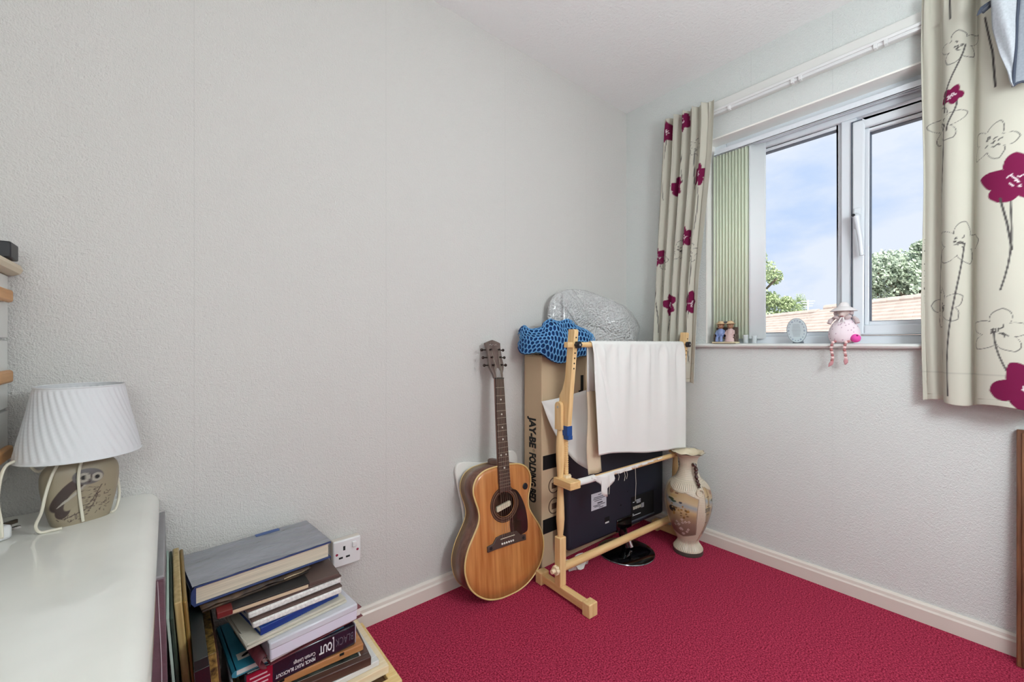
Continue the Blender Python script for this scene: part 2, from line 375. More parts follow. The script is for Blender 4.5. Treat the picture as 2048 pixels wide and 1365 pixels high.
# ------------------------------------------------------------------ outdoors beyond the window
def out(r, d, z): p = CAMP+RIGHT*r+FWD*d; return (p.x, p.y, z)
GZ = -2.7
gp = [out(-5, 3.2, GZ), out(80, 3.2, GZ), out(80, 120, GZ), out(-5, 120, GZ)]
M_bounce_ground = mat('pale bounce ground', (226, 221, 210), .9, noise=(1.5, .3))  # unseen ground, coloured pale to bounce sunlight up to the window
struct(MB().add([(x+0, y, z-.3) for x, y, z in gp]+gp, [(0,1,2,3),(4,5,6,7),(0,1,5,4),(1,2,6,5),(2,3,7,6),(3,0,4,7)]).build('ground', M_bounce_ground))
M_brick = mat('buff brick', (196, 160, 138), .9, noise=(8, .15))
def house(name, label, d0, d1, ridge, lat=12.0, tilecol=(202, 184, 172)):
    t = thing(name, label, 'house', out(lat, (d0+d1)/2, GZ))
    half = 4.4; drop = 2.75; ez = ridge-drop
    v = [out(lat-half+.3, d0+.2, GZ), out(lat+half-.3, d0+.2, GZ), out(lat+half-.3, d0+.2, ez), out(lat, d0+.2, ridge-.12), out(lat-half+.3, d0+.2, ez)]
    v2 = [out(lat-half+.3, d1-.2, GZ), out(lat+half-.3, d1-.2, GZ), out(lat+half-.3, d1-.2, ez), out(lat, d1-.2, ridge-.12), out(lat-half+.3, d1-.2, ez)]
    MB().add(v+v2, [(0,1,2,3,4), (9,8,7,6,5)]+[(i, 5+i, 5+(i+1) % 5, (i+1) % 5) for i in range(5)]).build('wall', M_brick, t, world=True)
    # concrete tiles: every course a row of overlapping pieces
    rows = 23; step = half/rows; nt_ = int((d1-d0)/.33); tb = MB(); cols = []
    for s in (-1, 1):
        for k in range(rows):
            a0 = k*step; a1 = (k+1)*step+.05
            z0 = ridge-a0*drop/half; z1 = ridge-a1*drop/half
            for j in range(nt_):
                y0 = d0+j*.33+(.165 if k % 2 else 0); y1 = y0+.318
                e = random.uniform(-.006, .006)
                p = [out(lat+s*a0, y0, z0), out(lat+s*a0, y1, z0), out(lat+s*a1, y1, z1+.065+e), out(lat+s*a1, y0, z1+.065+e), out(lat+s*a1, y1, z1), out(lat+s*a1, y0, z1)]
                tb.add(p, [(0,1,2,3), (3,2,4,5), (1,4,2), (0,3,5)]); cols.append(random.uniform(.82, 1.08))
    o = tb.build('roof_tiles', mat('pale clay tiles '+name, tilecol, .85, noise=(3, .12)), t, world=True); o['kind'] = 'stuff'
    rb = MB(); n = int((d1-d0)/.45)
    for j in range(n): rb.tube([out(lat, d0+j*.45, ridge+.02), out(lat, d0+j*.45+.44, ridge+.035)], .11, 8)
    rb.build('ridge_tiles', mat('pale clay tiles '+name, tilecol), t, world=True)
    return t
house('house', 'terraced house with pale tiled roof whose ridge is higher, behind the plush toy', 6.5, 16.2, 2.32)
h2 = house('house', 'terraced house with pale tiled roof whose ridge is lower, behind the oval plaque', 16.3, 34, 2.21)
an = MB(); a0 = out(12, 16.9, 2.2); a1 = out(12, 16.9, 2.75); an.tube([a0, a1], .03, 6)
for zz, l in ((2.70, .28), (2.6, .22), (2.5, .18)): an.tube([out(12-l, 16.9, zz), out(12+l, 16.9, zz)], .018, 5)
an.build('aerial', M_upvc, h2, world=True)

def tree(label, r, d, ztop, rad, zlow, col, n, seed):
    rr = random.Random(seed); t = thing('tree', label, 'tree', out(r, d, GZ), group='trees beyond the roofs')
    tm = MB(); c = Vector(out(r, d, 0)); bark = mat('grey bark', (112, 98, 84), .9)
    tm.tube([(c.x, c.y, GZ), (c.x+.1, c.y, zlow), (c.x, c.y+.1, (zlow+ztop)/2)], [rad*.12, rad*.09, rad*.03], 8)
    for k in range(7):
        a = rr.uniform(0, 2*PI); zz = rr.uniform(zlow, (zlow+ztop)/2)
        tm.tube([(c.x, c.y, zz-.3), (c.x+rad*.6*math.cos(a), c.y+rad*.6*math.sin(a), zz+rad*.5)], [rad*.04, rad*.012], 6)
    tm.build('trunk', bark, t, world=True)
    blobs = []
    hgt = ztop-zlow
    for k in range(26):
        u = rr.random()**.8; zz = zlow+hgt*(.1+.82*u); w_ = rad*(1-.5*u)*math.sqrt(rr.random()); a = rr.uniform(0, 2*PI)
        blobs.append((Vector((c.x+w_*math.cos(a), c.y+w_*math.sin(a), zz)), rad*rr.uniform(.16, .34)))
    V = []; F = []; C_ = []
    for k in range(n):
        b, br = blobs[k % len(blobs)]
        v = Vector((rr.gauss(0, 1), rr.gauss(0, 1), rr.gauss(0, 1))).normalized()*br*(rr.random()**.35)
        p = b+v; s = rad*rr.uniform(.018, .042)
        q = Vector((rr.gauss(0, 1), rr.gauss(0, 1), rr.gauss(0, 1))).normalized(); w2 = q.orthogonal().normalized(); w3 = q.cross(w2)
        i = len(V); V += [p+w2*s, p+w3*s*.55, p-w2*s, p-w3*s*.55]; F.append((i, i+1, i+2, i+3))
        g_ = rr.uniform(.72, 1.2); C_ += [[lin(col[0]*g_), lin(col[1]*g_), lin(col[2]*g_), 1]]*4
    me = bpy.data.meshes.new('foliage'); off = Vector(t.location); me.from_pydata([tuple(v-off) for v in V], [], F)
    a = me.color_attributes.new('Col', 'FLOAT_COLOR', 'POINT'); a.data.foreach_set('color', np.clip(np.array(C_, np.float32), 0, 1).reshape(-1))
    M_leaf = mat('green leaves', (255, 255, 255), .6, attr=True)
    o = link('foliage', me, M_leaf, t); o['kind'] = 'stuff'
tree('broad grey-green tree above the higher tiled ridge', 25.2, 26, 7.0, 3.7, 2.2, (186, 200, 176), 26000, 3)
tree('tall yellow-green tree partly behind the bunched blind', 19.0, 33, 8.3, 2.9, 1.2, (178, 194, 146), 18000, 5)
tree('small bushy tree just above the lower tiled ridge', 25.0, 36.5, 5.2, 1.25, 2.3, (172, 190, 138), 8000, 9)

# ------------------------------------------------------------------ curtains
CREAM = np.array([lin(215), lin(212), lin(198)]); PLUM = np.array([lin(126), lin(28), lin(74)]); LINE = np.array([lin(92), lin(88), lin(86)]); PALE = np.array([lin(238), lin(222), lin(226)])
def blend(C, m, col):
    m = np.clip(m, 0, 1)[..., None]; C[:] = C*(1-m)+col*m
def stroke(C, Sx, Z, pts, w, col):
    pts = np.asarray(pts, float); lo = pts.min(0)-4*w; hi = pts.max(0)+4*w
    d = np.full(Sx.shape, 9.)
    sel = (Sx > lo[0]) & (Sx < hi[0]) & (Z > lo[1]) & (Z < hi[1])
    if not sel.any(): return
    x = Sx[sel]; z = Z[sel]; dd = np.full(x.shape, 9.)
    for a, b in zip(pts[:-1], pts[1:]):
        ab = b-a; t = np.clip(((x-a[0])*ab[0]+(z-a[1])*ab[1])/(ab@ab+1e-12), 0, 1)
        dd = np.minimum(dd, np.hypot(x-a[0]-t*ab[0], z-a[1]-t*ab[1]))
    d[sel] = dd; blend(C, (w-d)/(w*.6)+.5, np.array(col))
def flower(C, Sx, Z, s, z, R, rot, filled, seed, stem=None):
    r_ = np.random.default_rng(seed)
    if stem:
        sx, sz = stem; tt = np.linspace(0, 1, 10); px = s+sx*tt+.012*np.sin(tt*4+seed); pz = z-sz*tt
        stroke(C, Sx, Z, np.stack([px, pz], 1), .0021, LINE)
    dx = Sx-s; dz = Z-z; d = np.hypot(dx, dz); th = np.arctan2(dz, dx)-rot
    c = np.abs(np.cos(2.5*th)); wob = 1+.06*np.sin(3*th+seed)+.05*np.sin(7*th+2*seed)
    tri = 1-np.abs(((th*5/(2*PI)) % 1)-.5)*2; tri = np.abs(2*np.abs(((th*5/(2*PI)) % 1)-.5)); k_ = .45*c**.7+.55*tri
    r = R*wob*((.66 if filled else .50)+(.36 if filled else .52)*k_)
    if filled: blend(C, (r-d)/.002+.5, PLUM)
    else: blend(C, 1.25-np.abs(r-d)/.0017, LINE)
    for k in range(9):
        a = r_.uniform(0, 2*PI); q = r_.uniform(.02, .30)*R; p = np.array([s+q*math.cos(a), z+q*math.sin(a)])
        e = p+r_.uniform(-.16, .16, 2)*R; m_ = (p+e)/2+r_.uniform(-.07, .07, 2)*R
        stroke(C, Sx, Z, [p, m_, e], .0016, PALE if filled else LINE)
M_curt = mat('printed cream curtain cotton', (255, 255, 255), .85, attr=True, spec=.2, bump=(700, .12, .001))
nt = M_curt.node_tree; tl = N(nt, 'ShaderNodeBsdfTranslucent'); ms = N(nt, 'ShaderNodeMixShader'); ms.inputs[0].default_value = .22
nt.links.new([n for n in nt.nodes if n.type == 'ATTRIBUTE'][0].outputs[0], tl.inputs[0])
nt.links.new(nt.nodes['Principled BSDF'].outputs[0], ms.inputs[1]); nt.links.new(tl.outputs[0], ms.inputs[2]); nt.links.new(ms.outputs[0], nt.nodes['Material Output'].inputs[0])

def curtain(name, label, fn, z0, z1, arc, flowers, loc, step=.003, stems=()):
    """fn(t array, z)-> x,y ; arc = cloth width"""
    nz_ = int((z1-z0)/step); nu = int(arc/step); t = np.linspace(0, 1, nu); zs = np.linspace(z0, z1, nz_)
    X = np.empty((nz_, nu)); Y = np.empty((nz_, nu))
    for j, z in enumerate(zs): X[j], Y[j] = fn(t, z)
    Zg = np.repeat(zs[:, None], nu, 1)+ (.006*np.sin(t*23))[None, :]*(zs[:, None] < z0+.02)
    jm = nz_//2; sl = np.concatenate([[0], np.cumsum(np.hypot(np.diff(X[jm]), np.diff(Y[jm])))])
    Sg = np.repeat(sl[None, :], nz_, 0); C = np.repeat(np.repeat(CREAM[None, None], nz_, 0), nu, 1).copy()
    # faint stitched hem
    blend(C, .35*(np.abs(Zg-(z0+.10)) < .0016), CREAM*.6)
    def at(y, z):
        j = int(np.clip((z-z0)/(z1-z0)*(nz_-1), 0, nz_-1)); return sl[np.argmin(np.abs(Y[j]-y)+.35*(X[j]+.2))]
    for (y, z, R, rot, fl, seed, stem) in flowers: flower(C, Sg, Zg, at(y, z), z, R, rot, fl, seed, stem)
    for pts in stems: stroke(C, Sg, Zg, [(at(*pts[0])+ (p[0]-pts[0][0])*-1.0, p[1]) for p in pts], .0026, LINE*.8)
    o = thing(name, label, 'curtain', loc)
    fast_grid('panel', np.stack([X, Y, Zg], -1), M_curt, o, C, solid=.0012)
    return o
# right-hand curtain: broad soft folds
kR = np.array([(-1.258, -.050), (-1.266, -.042), (-1.285, -.052), (-1.306, -.046), (-1.314, -.055), (-1.318, -.082), (-1.330, -.098), (-1.352, -.100), (-1.372, -.088), (-1.384, -.070), (-1.390, -.076), (-1.397, -.100), (-1.425, -.116), (-1.465, -.118), (-1.50, -.098), (-1.515, -.062), (-1.53, -.09), (-1.57, -.116), (-1.62, -.09), (-1.64, -.055), (-1.66, -.09), (-1.70, -.11), (-1.75, -.06), (-1.78, -.05)])
cR = catmull(kR, 12); sR = np.concatenate([[0], np.cumsum(np.hypot(*np.diff(cR, axis=0).T))]); LR = sR[-1]; sR /= LR
def fR(t, z):
    y = np.interp(t, sR, cR[:, 0]); x = np.interp(t, sR, cR[:, 1]); h = (z-.8)/1.4
    g_ = np.clip((z-1.95)/.25, 0, 1)
    x = x - .012*g_*np.sin(t*LR*95)*np.clip(1-np.abs(t-.5)*0, 0, 1) + .006*np.sin(t*9+h*2.5)*(1-h)
    y = y + .010*np.sin(h*2.2+t*5)*(t > .02) + .003*np.sin(z*7)*(t < .1) - .012*(1-h)*t
    return np.minimum(x, -.042 if z < 2.09 else -.048), y
FR_ = [(-1.309, 1.726, .066, .3, False, 1, (-.02, .62)), (-1.352, 1.321, .072, .1, False, 2, (-.03, .5)), (-1.303, 1.118, .066, .5, False, 3, (-.02, .35)),
       (-1.432, 1.031, .070, .2, False, 4, (.035, .22)), (-1.470, 1.490, .078, .35, True, 5, (-.035, .33)), (-1.49, .862, .080, .8, True, 6, (.0, .1)),
       (-1.333, 1.812, .030, 1.1, True, 7, (.0, .11)), (-1.352, 1.965, .055, .4, False, 8, (-.03, .2)), (-1.418, 1.62, .058, .0, False, 9, None),
       (-1.56, 1.25, .07, .2, False, 10, (.02, .4)), (-1.60, 1.75, .075, .5, True, 11, (.02, .4)), (-1.68, 1.45, .07, .1, False, 12, (.02, .5)), (-1.69, 1.02, .075, .6, True, 13, (.0, .2))]
curtain('curtain', 'long pale curtain with plum flowers hanging beside the opening window pane', fR, .797, 2.20, LR, FR_, (-.08, -1.5, 2.13), .0024,
        stems=[[(-1.327, 2.19), (-1.330, 2.07)], [(-1.405, 2.02), (-1.425, 1.90), (-1.432, 1.79)], [(-1.437, 1.44), (-1.452, 1.36), (-1.462, 1.28)]])
# left-hand curtain: narrow, gathered, hanging askew
def fL(t, z):
    yl = np.interp(z, [.79, .988, 1.444, 2.175], [-.195, -.211, -.237, -.284]); yr = np.interp(z, [.80, 1.31, 1.93, 2.131, 2.2], [-.439, -.464, -.526, -.536, -.536])
    h = (z-.79)/1.4; amp = .010+.014*h
    ph = t*2*PI*5.2 + .5*np.sin(z*2.3) + .3*np.sin(t*7+z)
    y = yl+(yr-yl)*(t+.026*np.sin(2*ph))
    x = -.052-.010*h-amp*np.sin(ph)*np.where(t > .93, .35, 1) + .004*np.sin(t*40+z*3)*h
    if z > 2.08: x = x-.006*np.sin(t*2*PI*11)*(z-2.08)/.1
    return np.minimum(x, -.037 if z < 2.09 else -.048), y
FL_ = [(-.298, 2.105, .058, .4, True, 21, (.0, .35)), (-.400, 2.118, .05, .9, True, 22, (.012, .3)), (-.455, 1.972, .05, .1, False, 23, (.0, .35)), (-.352, 1.805, .056, .5, True, 24, (.0, .45)),
       (-.470, 1.83, .055, .2, True, 25, (.01, .3)), (-.365, 1.475, .055, .3, False, 26, (.01, .4)), (-.31, 1.20, .062, .6, True, 27, (.0, .3)), (-.42, 1.20, .058, .1, True, 28, (.0, .3)),
       (-.255, 1.454, .055, .7, True, 29, (.01, .4)), (-.275, 1.43, .05, .2, False, 30, (.01, .4)), (-.395, 1.535, .05, .5, True, 31, None), (-.44, 1.45, .05, .2, False, 32, (.0, .35))]
curtain('curtain', 'narrow gathered pale curtain with plum flowers in the room corner beside the blind', fL, .795, 2.172, .56, FL_, (-.06, -.38, 2.13))

# ------------------------------------------------------------------ dresser with the lamp and small drawer unit
DZ = .599
dr = thing('dresser', 'low white painted dresser with a rounded edge under the owl lamp', 'dresser', (-2.5, -.45, 0))
ed = [(-2.98, DZ), (-2.135, DZ), (-2.122, .596), (-2.111, .587), (-2.105, .573), (-2.104, .568), (-2.106, .560), (-2.112, .556), (-2.98, .556)]
MB().prism(ed, -.98, -.002, lambda a, b, d: (a, d, b)).build('top', M_cream_gloss, dr, smooth=True, world=True)
box('body', (-2.97, -.96, .06), (-2.125, -.02, .556), M_white, dr, .003, world=True)
box('plinth', (-2.95, -.93, 0), (-2.15, -.04, .06), M_white, dr, world=True)
for k in range(3):
    d = box('drawer', (-2.95, -.976, .08+k*.15), (-2.145, -.958, .22+k*.15), M_white, dr, .004, world=True)
    for x in (-2.75, -2.35): MB().ball((x, -.99, .15+k*.15), .014).build('knob', M_beech, d, smooth=True, world=True)

du = thing('drawer_unit', 'small white chest of three drawers with wooden pulls standing on the dresser', 'drawers', (-2.55, -.28, DZ))
box('plinth', (-2.78, -.50, DZ), (-2.45, -.06, .69), M_white, du, world=True)
box('body', (-2.83, -.55, .688), (-2.382, -.022, 1.150), M_white, du, .002, world=True)
MB().prism([(-2.85, 1.150), (-2.36, 1.150), (-2.349, 1.155), (-2.345, 1.164), (-2.349, 1.174), (-2.36, 1.178), (-2.85, 1.178)], -.57, -.006, lambda a, b, d: (a, d, b)).build('top', mat('beige laminate', (214, 198, 170), .4), du, smooth=True, world=True)
M_pull = wood('oak pull', (196, 140, 84), (212, 160, 104), 1)
for z0, z1, hz in ((.690, .8465, .757), (.8505, 1.003, .923), (1.007, 1.148, 1.10)):
    d = box('drawer', (-2.382, -.545, z0), (-2.365, -.022, z1), M_white, du, .002, world=True)
    box('pull', (-2.365, -.25, hz-.014), (-2.352, -.046, hz+.014), M_pull, d, .005, world=True)
bk = thing('black_box', 'small black box with a pale label lying on the drawer unit', 'box', (-2.42, -.06, 1.178))
box('case', (-2.60, -.10, 1.1785), (-2.346, -.04, 1.214), M_dark, bk, .003, world=True)
lb = box('sticker', (-2.58, -.1006, 1.186), (-2.362, -.0999, 1.208), mat('grey sticker', (176, 178, 180), .6), bk, world=True)
for k in range(2): box('print_line', (-2.45, -.1012, 1.200-k*.009), (-2.375, -.1005, 1.203-k*.009), M_whiteink, lb, world=True)

# owl lamp
LX, LY = -2.239, -.122
lm = thing('table_lamp', 'table lamp with pleated white shade and owl painted on stoneware base', 'lamp', (LX, LY, DZ))
la = math.atan2(-.88, .36)      # the painted face looks towards the room
fx = np.array([math.cos(la), math.sin(la), 0]); rx = np.array([-fx[1], fx[0], 0])
zc = np.array([0, .004, .02, .05, .085, .11, .125, .134, .139, .140]); wc = np.array([.045, .0485, .052, .0585, .0635, .0635, .058, .048, .034, .024]); dc = np.array([.028, .030, .031, .033, .034, .033, .030, .026, .024, .022])
zz = np.linspace(0, .140, 110); ww = np.interp(zz, zc, wc); dd = np.interp(zz, zc, dc); ww = np.convolve(np.pad(ww, 6, 'edge'), np.ones(13)/13, 'valid'); dd = np.convolve(np.pad(dd, 6, 'edge'), np.ones(13)/13, 'valid')
th = np.linspace(-PI, PI, 241)
sgn = lambda v, p: np.sign(v)*np.abs(v)**p
U = ww[:, None]*sgn(np.sin(th), .72)[None]; D_ = dd[:, None]*sgn(np.cos(th), .72)[None]; Z_ = np.repeat(zz[:, None], 241, 1)
STONE = np.array([lin(152), lin(140), lin(118)])
Cc = np.repeat(np.repeat(STONE[None, None], 110, 0), 241, 1).copy()
fr = (D_ > 0)
Us = np.where(fr, (U+.011)/1.12, 9.); Z_o = Z_; Z_ = (Z_-.004)/1.10
def ell(u, z, a, b, rot=0):
    x = Us-u; y = Z_-z; c, s_ = math.cos(rot), math.sin(rot); return np.hypot((x*c+y*s_)/a, (-x*s_+y*c)/b)
BRN = np.array([lin(64), lin(50), lin(46)]); GRY = np.array([lin(98), lin(92), lin(92)]); LGT = np.array([lin(168), lin(160), lin(148)])
blend(Cc, (1-ell(-.016, .058, .016, .036, -.55))*14, BRN)
blend(Cc, (1-ell(-.022, .030, .010, .018, -.2))*12, BRN*1.1)
blend(Cc, (1-ell(-.008, .048, .010, .024, -.5))*9, STONE*.95)
for k in range(15):
    u0 = -.030+.0022*k; stroke(Cc, Us, Z_, [(u0, .036+.0018*k), (u0+.007, .046+.0020*k), (u0+.014, .051+.0019*k)], .0006, LGT)
blend(Cc, (1-ell(.012, .088, .024, .0165, -.15))*14, GRY)
for u, z, r in ((.005, .087, .0105), (.025, .084, .0095)):
    blend(Cc, (1-ell(u, z, r, r*.95))*10, LGT); blend(Cc, (1-ell(u, z, r*.45, r*.45))*8, np.array([.006]*3))
stroke(Cc, Us, Z_, [(.016, .090), (.0155, .082), (.0145, .076)], .0012, BRN)
r_ = np.random.default_rng(4)
for a, b in (((.004, .018), (.032, .066)), ((.010, .012), (.026, .050)), ((-.02, .012), (.02, .028))): stroke(Cc, Us, Z_, [a, ((a[0]+b[0])/2+.002, (a[1]+b[1])/2), b], .0008, BRN*1.2)
for k in range(80):
    u, z = r_.uniform(.004, .045), r_.uniform(.010, .066)
    if k > 55: u, z = r_.uniform(-.03, .0), r_.uniform(.006, .02)
    a = r_.uniform(0, 2*PI); stroke(Cc, Us, Z_, [(u, z), (u+.005*math.cos(a), z+.004*math.sin(a))], .0005, BRN*1.4)
Z_ = Z_o
Pb = np.array([LX, LY, DZ])+U[..., None]*rx+D_[..., None]*fx+Z_[..., None]*np.array([0, 0, 1])
fast_grid('base', Pb, mat('painted stoneware', (255, 255, 255), .4, attr=True), lm, Cc)
MB().lathe([(.026, .1385), (.026, .146), (.012, .150), (.012, .185), (.0, .186)], 20).build('neck', mat('brass fitting', (176, 150, 96), .35, 1.), lm, smooth=True)
prof = catmull([(.1015, .148), (.1005, .154), (.0945, .185), (.086, .225), (.078, .265), (.0725, .297), (.072, .303)], 6)
vs = []; nT = 240
for r0, z0 in prof:
    t_ = (z0-.148)/.155
    band = 0 if (t_ < .06 or t_ > .955) else 1
    vs.append([(r0+band*.0011*math.sin(40*(2*PI*k/nT)+t_*26)) for k in range(nT)])
sm = MB(); V = []; 
for (r0, z0), rr_ in zip(prof, vs):
    V.append([(rr_[k % nT]*math.cos(2*PI*k/nT), rr_[k % nT]*math.sin(2*PI*k/nT), z0) for k in range(nT+1)])
M_shade = mat('pleated white shade silk', (216, 217, 219), .8, bump=(300, .08, .001))
sm.grid(V).build('shade', M_shade, lm, smooth=True, solid=.0012, sharp=1.2)
for r0, z0, nm in ((.1018, .149, 'shade_rim'), (.0724, .302, 'shade_rim')):
    MB().tube([(r0*math.cos(2*PI*k/60), r0*math.sin(2*PI*k/60), z0) for k in range(61)], .0016, 6, cap=False).build(nm, M_shade, lm, smooth=True)
M_cord = mat('ivory flex', (222, 216, 198), .4)
P_ = lambda u, d, z: tuple(np.array([0, 0, z])+u*rx+d*fx)
def ring_path(ux, dx, z, a0, a1, n=18): return [P_(ux*math.sin(a0+(a1-a0)*k/n), dx*math.cos(a0+(a1-a0)*k/n), z+.003*math.sin(3*k/n)) for k in range(n+1)]
MB().tube(catmull([P_(.006, .020, .150), P_(-.008, .034, .138), P_(-.014, .0365, .11), P_(-.013, .0365, .07), P_(-.008, .0345, .02), P_(-.006, .033, .004)], 6), .0028, 8).build('flex', M_cord, lm, smooth=True)
MB().tube(catmull(ring_path(.038, .030, .141, -1.5, 1.5)+ring_path(.045, .031, .137, 1.6, 4.6), 3), .0028, 8).build('flex', M_cord, lm, smooth=True)
MB().tube(catmull([P_(-.036, .012, .142), P_(-.052, .028, .118), P_(-.062, .030, .08), P_(-.068, .030, .045), P_(-.076, .03, .02), P_(-.07, .03, .0045), P_(-.055, .034, .003), P_(-.04, .038, .003)], 6), .0028, 8).build('flex', M_cord, lm, smooth=True)
MB().tube(catmull([P_(.045, .0, .139), P_(.060, -.01, .11), P_(.068, -.01, .06), P_(.066, .0, .03), P_(.056, .012, .006), P_(.045, .02, .003)], 6), .0028, 8).build('flex', M_cord, lm, smooth=True)
MB().tube(catmull([P_(-.030, -.02, .142), P_(-.06, -.02, .12), P_(-.085, .0, .152), P_(-.115, .02, .15), P_(-.130, .05, .10), P_(-.133, .085, .06), P_(-.136, .105, .036)], 6), .0028, 8).build('flex', M_cord, lm, smooth=True)
pl = thing('mains_plug', 'white three-pin mains plug lying on the dresser top', 'plug', (-2.365, -.165, DZ))
pz = Matrix.Rotation(.75, 3, 'Z')
pb = MB(); pb.box((-.030, -.026, .001), (.024, .026, .030), pz, (0, 0, 0)); pb.build('body', M_plastic_white, pl, .006)
for y in (-.011, .011): MB().box((.024, y-.004, .012), (.043, y+.004, .018), pz, (0, 0, 0)).build('pin', M_chrome, pl, .0008)
MB().box((.024, -.003, .021), (.046, .003, .029), pz, (0, 0, 0)).build('pin', mat('dark metal pin', (90, 84, 76), .35, 1.), pl, .0008)

# ------------------------------------------------------------------ flat things standing on edge between dresser and books
def leaner(name, label, cat, x0, x1, yf, yb, ztop, lean, parts):
    t = thing(name, label, cat, ((x0+x1)/2, (yf+yb)/2, 0)); t.rotation_euler = (0, -lean, 0)
    w = (x1-x0)/2; d = (yb-yf)/2
    parts(t, w, d, ztop)
    # keep the tilted lower edge on the carpet
    t.location.z = abs(math.sin(lean))*w+.0005
    t.location.x += math.sin(lean)*ztop
    return t
def p_canvas(t, w, d, z):
    box('canvas', (-w, -d, 0), (w, d, z), mat('grey canvas wrap', (150, 148, 150), .6, noise=(20, .05)), t, .002)
    m = mat('crinkled purple film', (104, 84, 92), .22, noise=(18, .2), bump=(60, .5, .004), coat=.5)
    box('film', (-w-.001, -d-.0015, .0), (w+.001, -d+.03, z-.004), m, t, .002)
    MB().tube([(.002, -d-.002, z-.008), (.0045, -d-.0025, z*.7), (.003, -d-.002, z*.4), (.006, -d-.002, .02)], .0008, 5).build('film_seam', mat('film crease', (190, 180, 186), .3), t)
leaner('canvas', 'grey wrapped canvas in purple plastic film standing against the dresser side', 'canvas', -2.117, -2.0935, -.425, -.03, .55, math.radians(1.2), p_canvas)
def p_green(t, w, d, z):
    box('backing', (-w, -d, 0), (-w*.2, d, z), mat('pale green mount board', (176, 196, 184), .6), t, .0005)
    box('frame', (w*.05, -d, 0), (w, d, z-.004), mat('dark green frame', (40, 58, 46), .5), t, .001)
leaner('framed_print', 'thin framed print with pale green edge beside the wrapped canvas', 'picture', -2.0905, -2.0795, -.385, -.03, .445, math.radians(4), p_green)
def p_gold(t, w, d, z):
    m = wood('old gold moulding', (172, 146, 92), (206, 182, 128), 2, .35)
    box('frame_edge', (-w, -d, 0), (w*.25, d, z), m, t, .003)
    box('frame_lip', (w*.3, -d+.004, .004), (w, d-.004, z-.006), mat('gold lip', (150, 122, 66), .35, .5), t, .003)
leaner('gold_frame', 'gold picture frame standing on edge next to the book stack', 'picture', -2.0785, -2.0565, -.335, -.03, .447, math.radians(4.5), p_gold)
def p_dark(t, w, d, z):
    box('board', (-w, -d, 0), (w, d, z), mat('black green board', (22, 28, 28), .4), t, .001)
    box('film', (-w-.0008, -d-.001, 0), (w+.0008, -d+.02, z-.02), mat('black film', (20, 22, 26), .15, coat=.6, bump=(50, .5, .003)), t, .001)
leaner('dark_board', 'black shrink-wrapped board standing behind the gold frame', 'board', -2.0495, -2.0255, -.43, -.03, .365, math.radians(4.5), p_dark)
def p_speck(t, w, d, z):
    m = mat('speckled antique gold', (60, 40, 20), .5, noise=(70, 0, (196, 158, 84)))
    box('frame_edge', (-w, -d, 0), (w, d, z), m, t, .002)
    box('picture_back', (w, -d+.01, .01), (w+.004, d-.01, z-.01), mat('brown backing paper', (74, 44, 34), .8), t)
leaner('speckled_frame', 'small picture frame with speckled antique gold edge under the album', 'picture', -2.0185, -2.002, -.295, -.05, .285, math.radians(4.5), p_speck)

# ------------------------------------------------------------------ the stack of books and frames
def stack_item(name, label, cat, FL, FR, z0, group=None):
    a = math.atan2(FR[1]-FL[1], FR[0]-FL[0]); L = math.hypot(FR[0]-FL[0], FR[1]-FL[1])
    t = thing(name, label, cat, (FL[0], FL[1], z0), a, group); return t, L
def bookparts(t, L, W, h, cover, pages, board=.003, spine='left', inset=.004, bev=.001):
    m = cover
    b = box('cover', (0, 0, 0), (L, W, board), m, t, bev)
    box('cover', (0, 0, h-board), (L, W, h), m, t, bev)
    x0 = inset; x1 = L-inset
    if spine == 'left':
        MB().prism([(0, 0), (-.006, h*.2), (-.0075, h*.5), (-.006, h*.8), (0, h), (.003, h), (.003, 0)], 0, W, lambda a_, b_, d: (a_, d, b_)).build('spine', m, t, smooth=True); x0 = .003
    elif spine == 'front': box('spine', (0, -.002, 0), (L, .002, h), m, t, bev)
    box('pages', (x0, inset, board), (x1, W-inset, h-board), pages, t, .0)
M_pages = mat('page edges', (218, 206, 184), .8, noise=(4, .25), stretch=(1, 1, 160))
M_pages_w = mat('white page edges', (234, 231, 226), .8, noise=(9, .18), stretch=(1, 1, 60))
FILM = mat('grey cling film', (140, 142, 150), .18, coat=.6, noise=(7, .18), bump=(26, .6, .006), stretch=(.5, 2.2, 1))

# timber frames at the bottom
def flat_frame(name, label, FL, FR, W, z0, h, rail, m, inside=None, inner=None):
    t, L = stack_item(name, label, 'picture', FL, FR, z0)
    box('rail', (0, 0, 0), (L, rail, h), m, t, .002); box('rail', (0, W-rail, 0), (L, W, h), m, t, .002)
    box('stile', (0, rail, 0), (rail, W-rail, h), m, t, .002); box('stile', (L-rail, rail, 0), (L, W-rail, h), m, t, .002)
    if inside: box('picture', (rail, rail, h*.35), (L-rail, W-rail, h*.6), inside, t)
    if inner:
        b = MB(); q = rail; e = .003
        b.box((q, q, h*.6), (L-q, q+e, h*.9)); b.box((q, W-q-e, h*.6), (L-q, W-q, h*.9)); b.box((q, q+e, h*.6), (q+e, W-q-e, h*.9)); b.box((L-q-e, q+e, h*.6), (L-q, W-q-e, h*.9)); b.build('slip', inner, t)
    return t, L
M_ylw = wood('yellow pine', (232, 196, 128), (244, 216, 156), 0)
flat_frame('framed_picture', 'yellow pine frame lying on the carpet at the bottom of the stack', (-1.95, -.352), (-1.572, -.352), .318, .0005, .0355, .03, M_ylw, mat('hardboard', (120, 86, 58), .8))
flat_frame('framed_picture', 'broad pale wood frame lying second from the bottom of the stack', (-1.94, -.305), (-1.592, -.305), .265, .0365, .0235, .024, M_pine, M_paper)
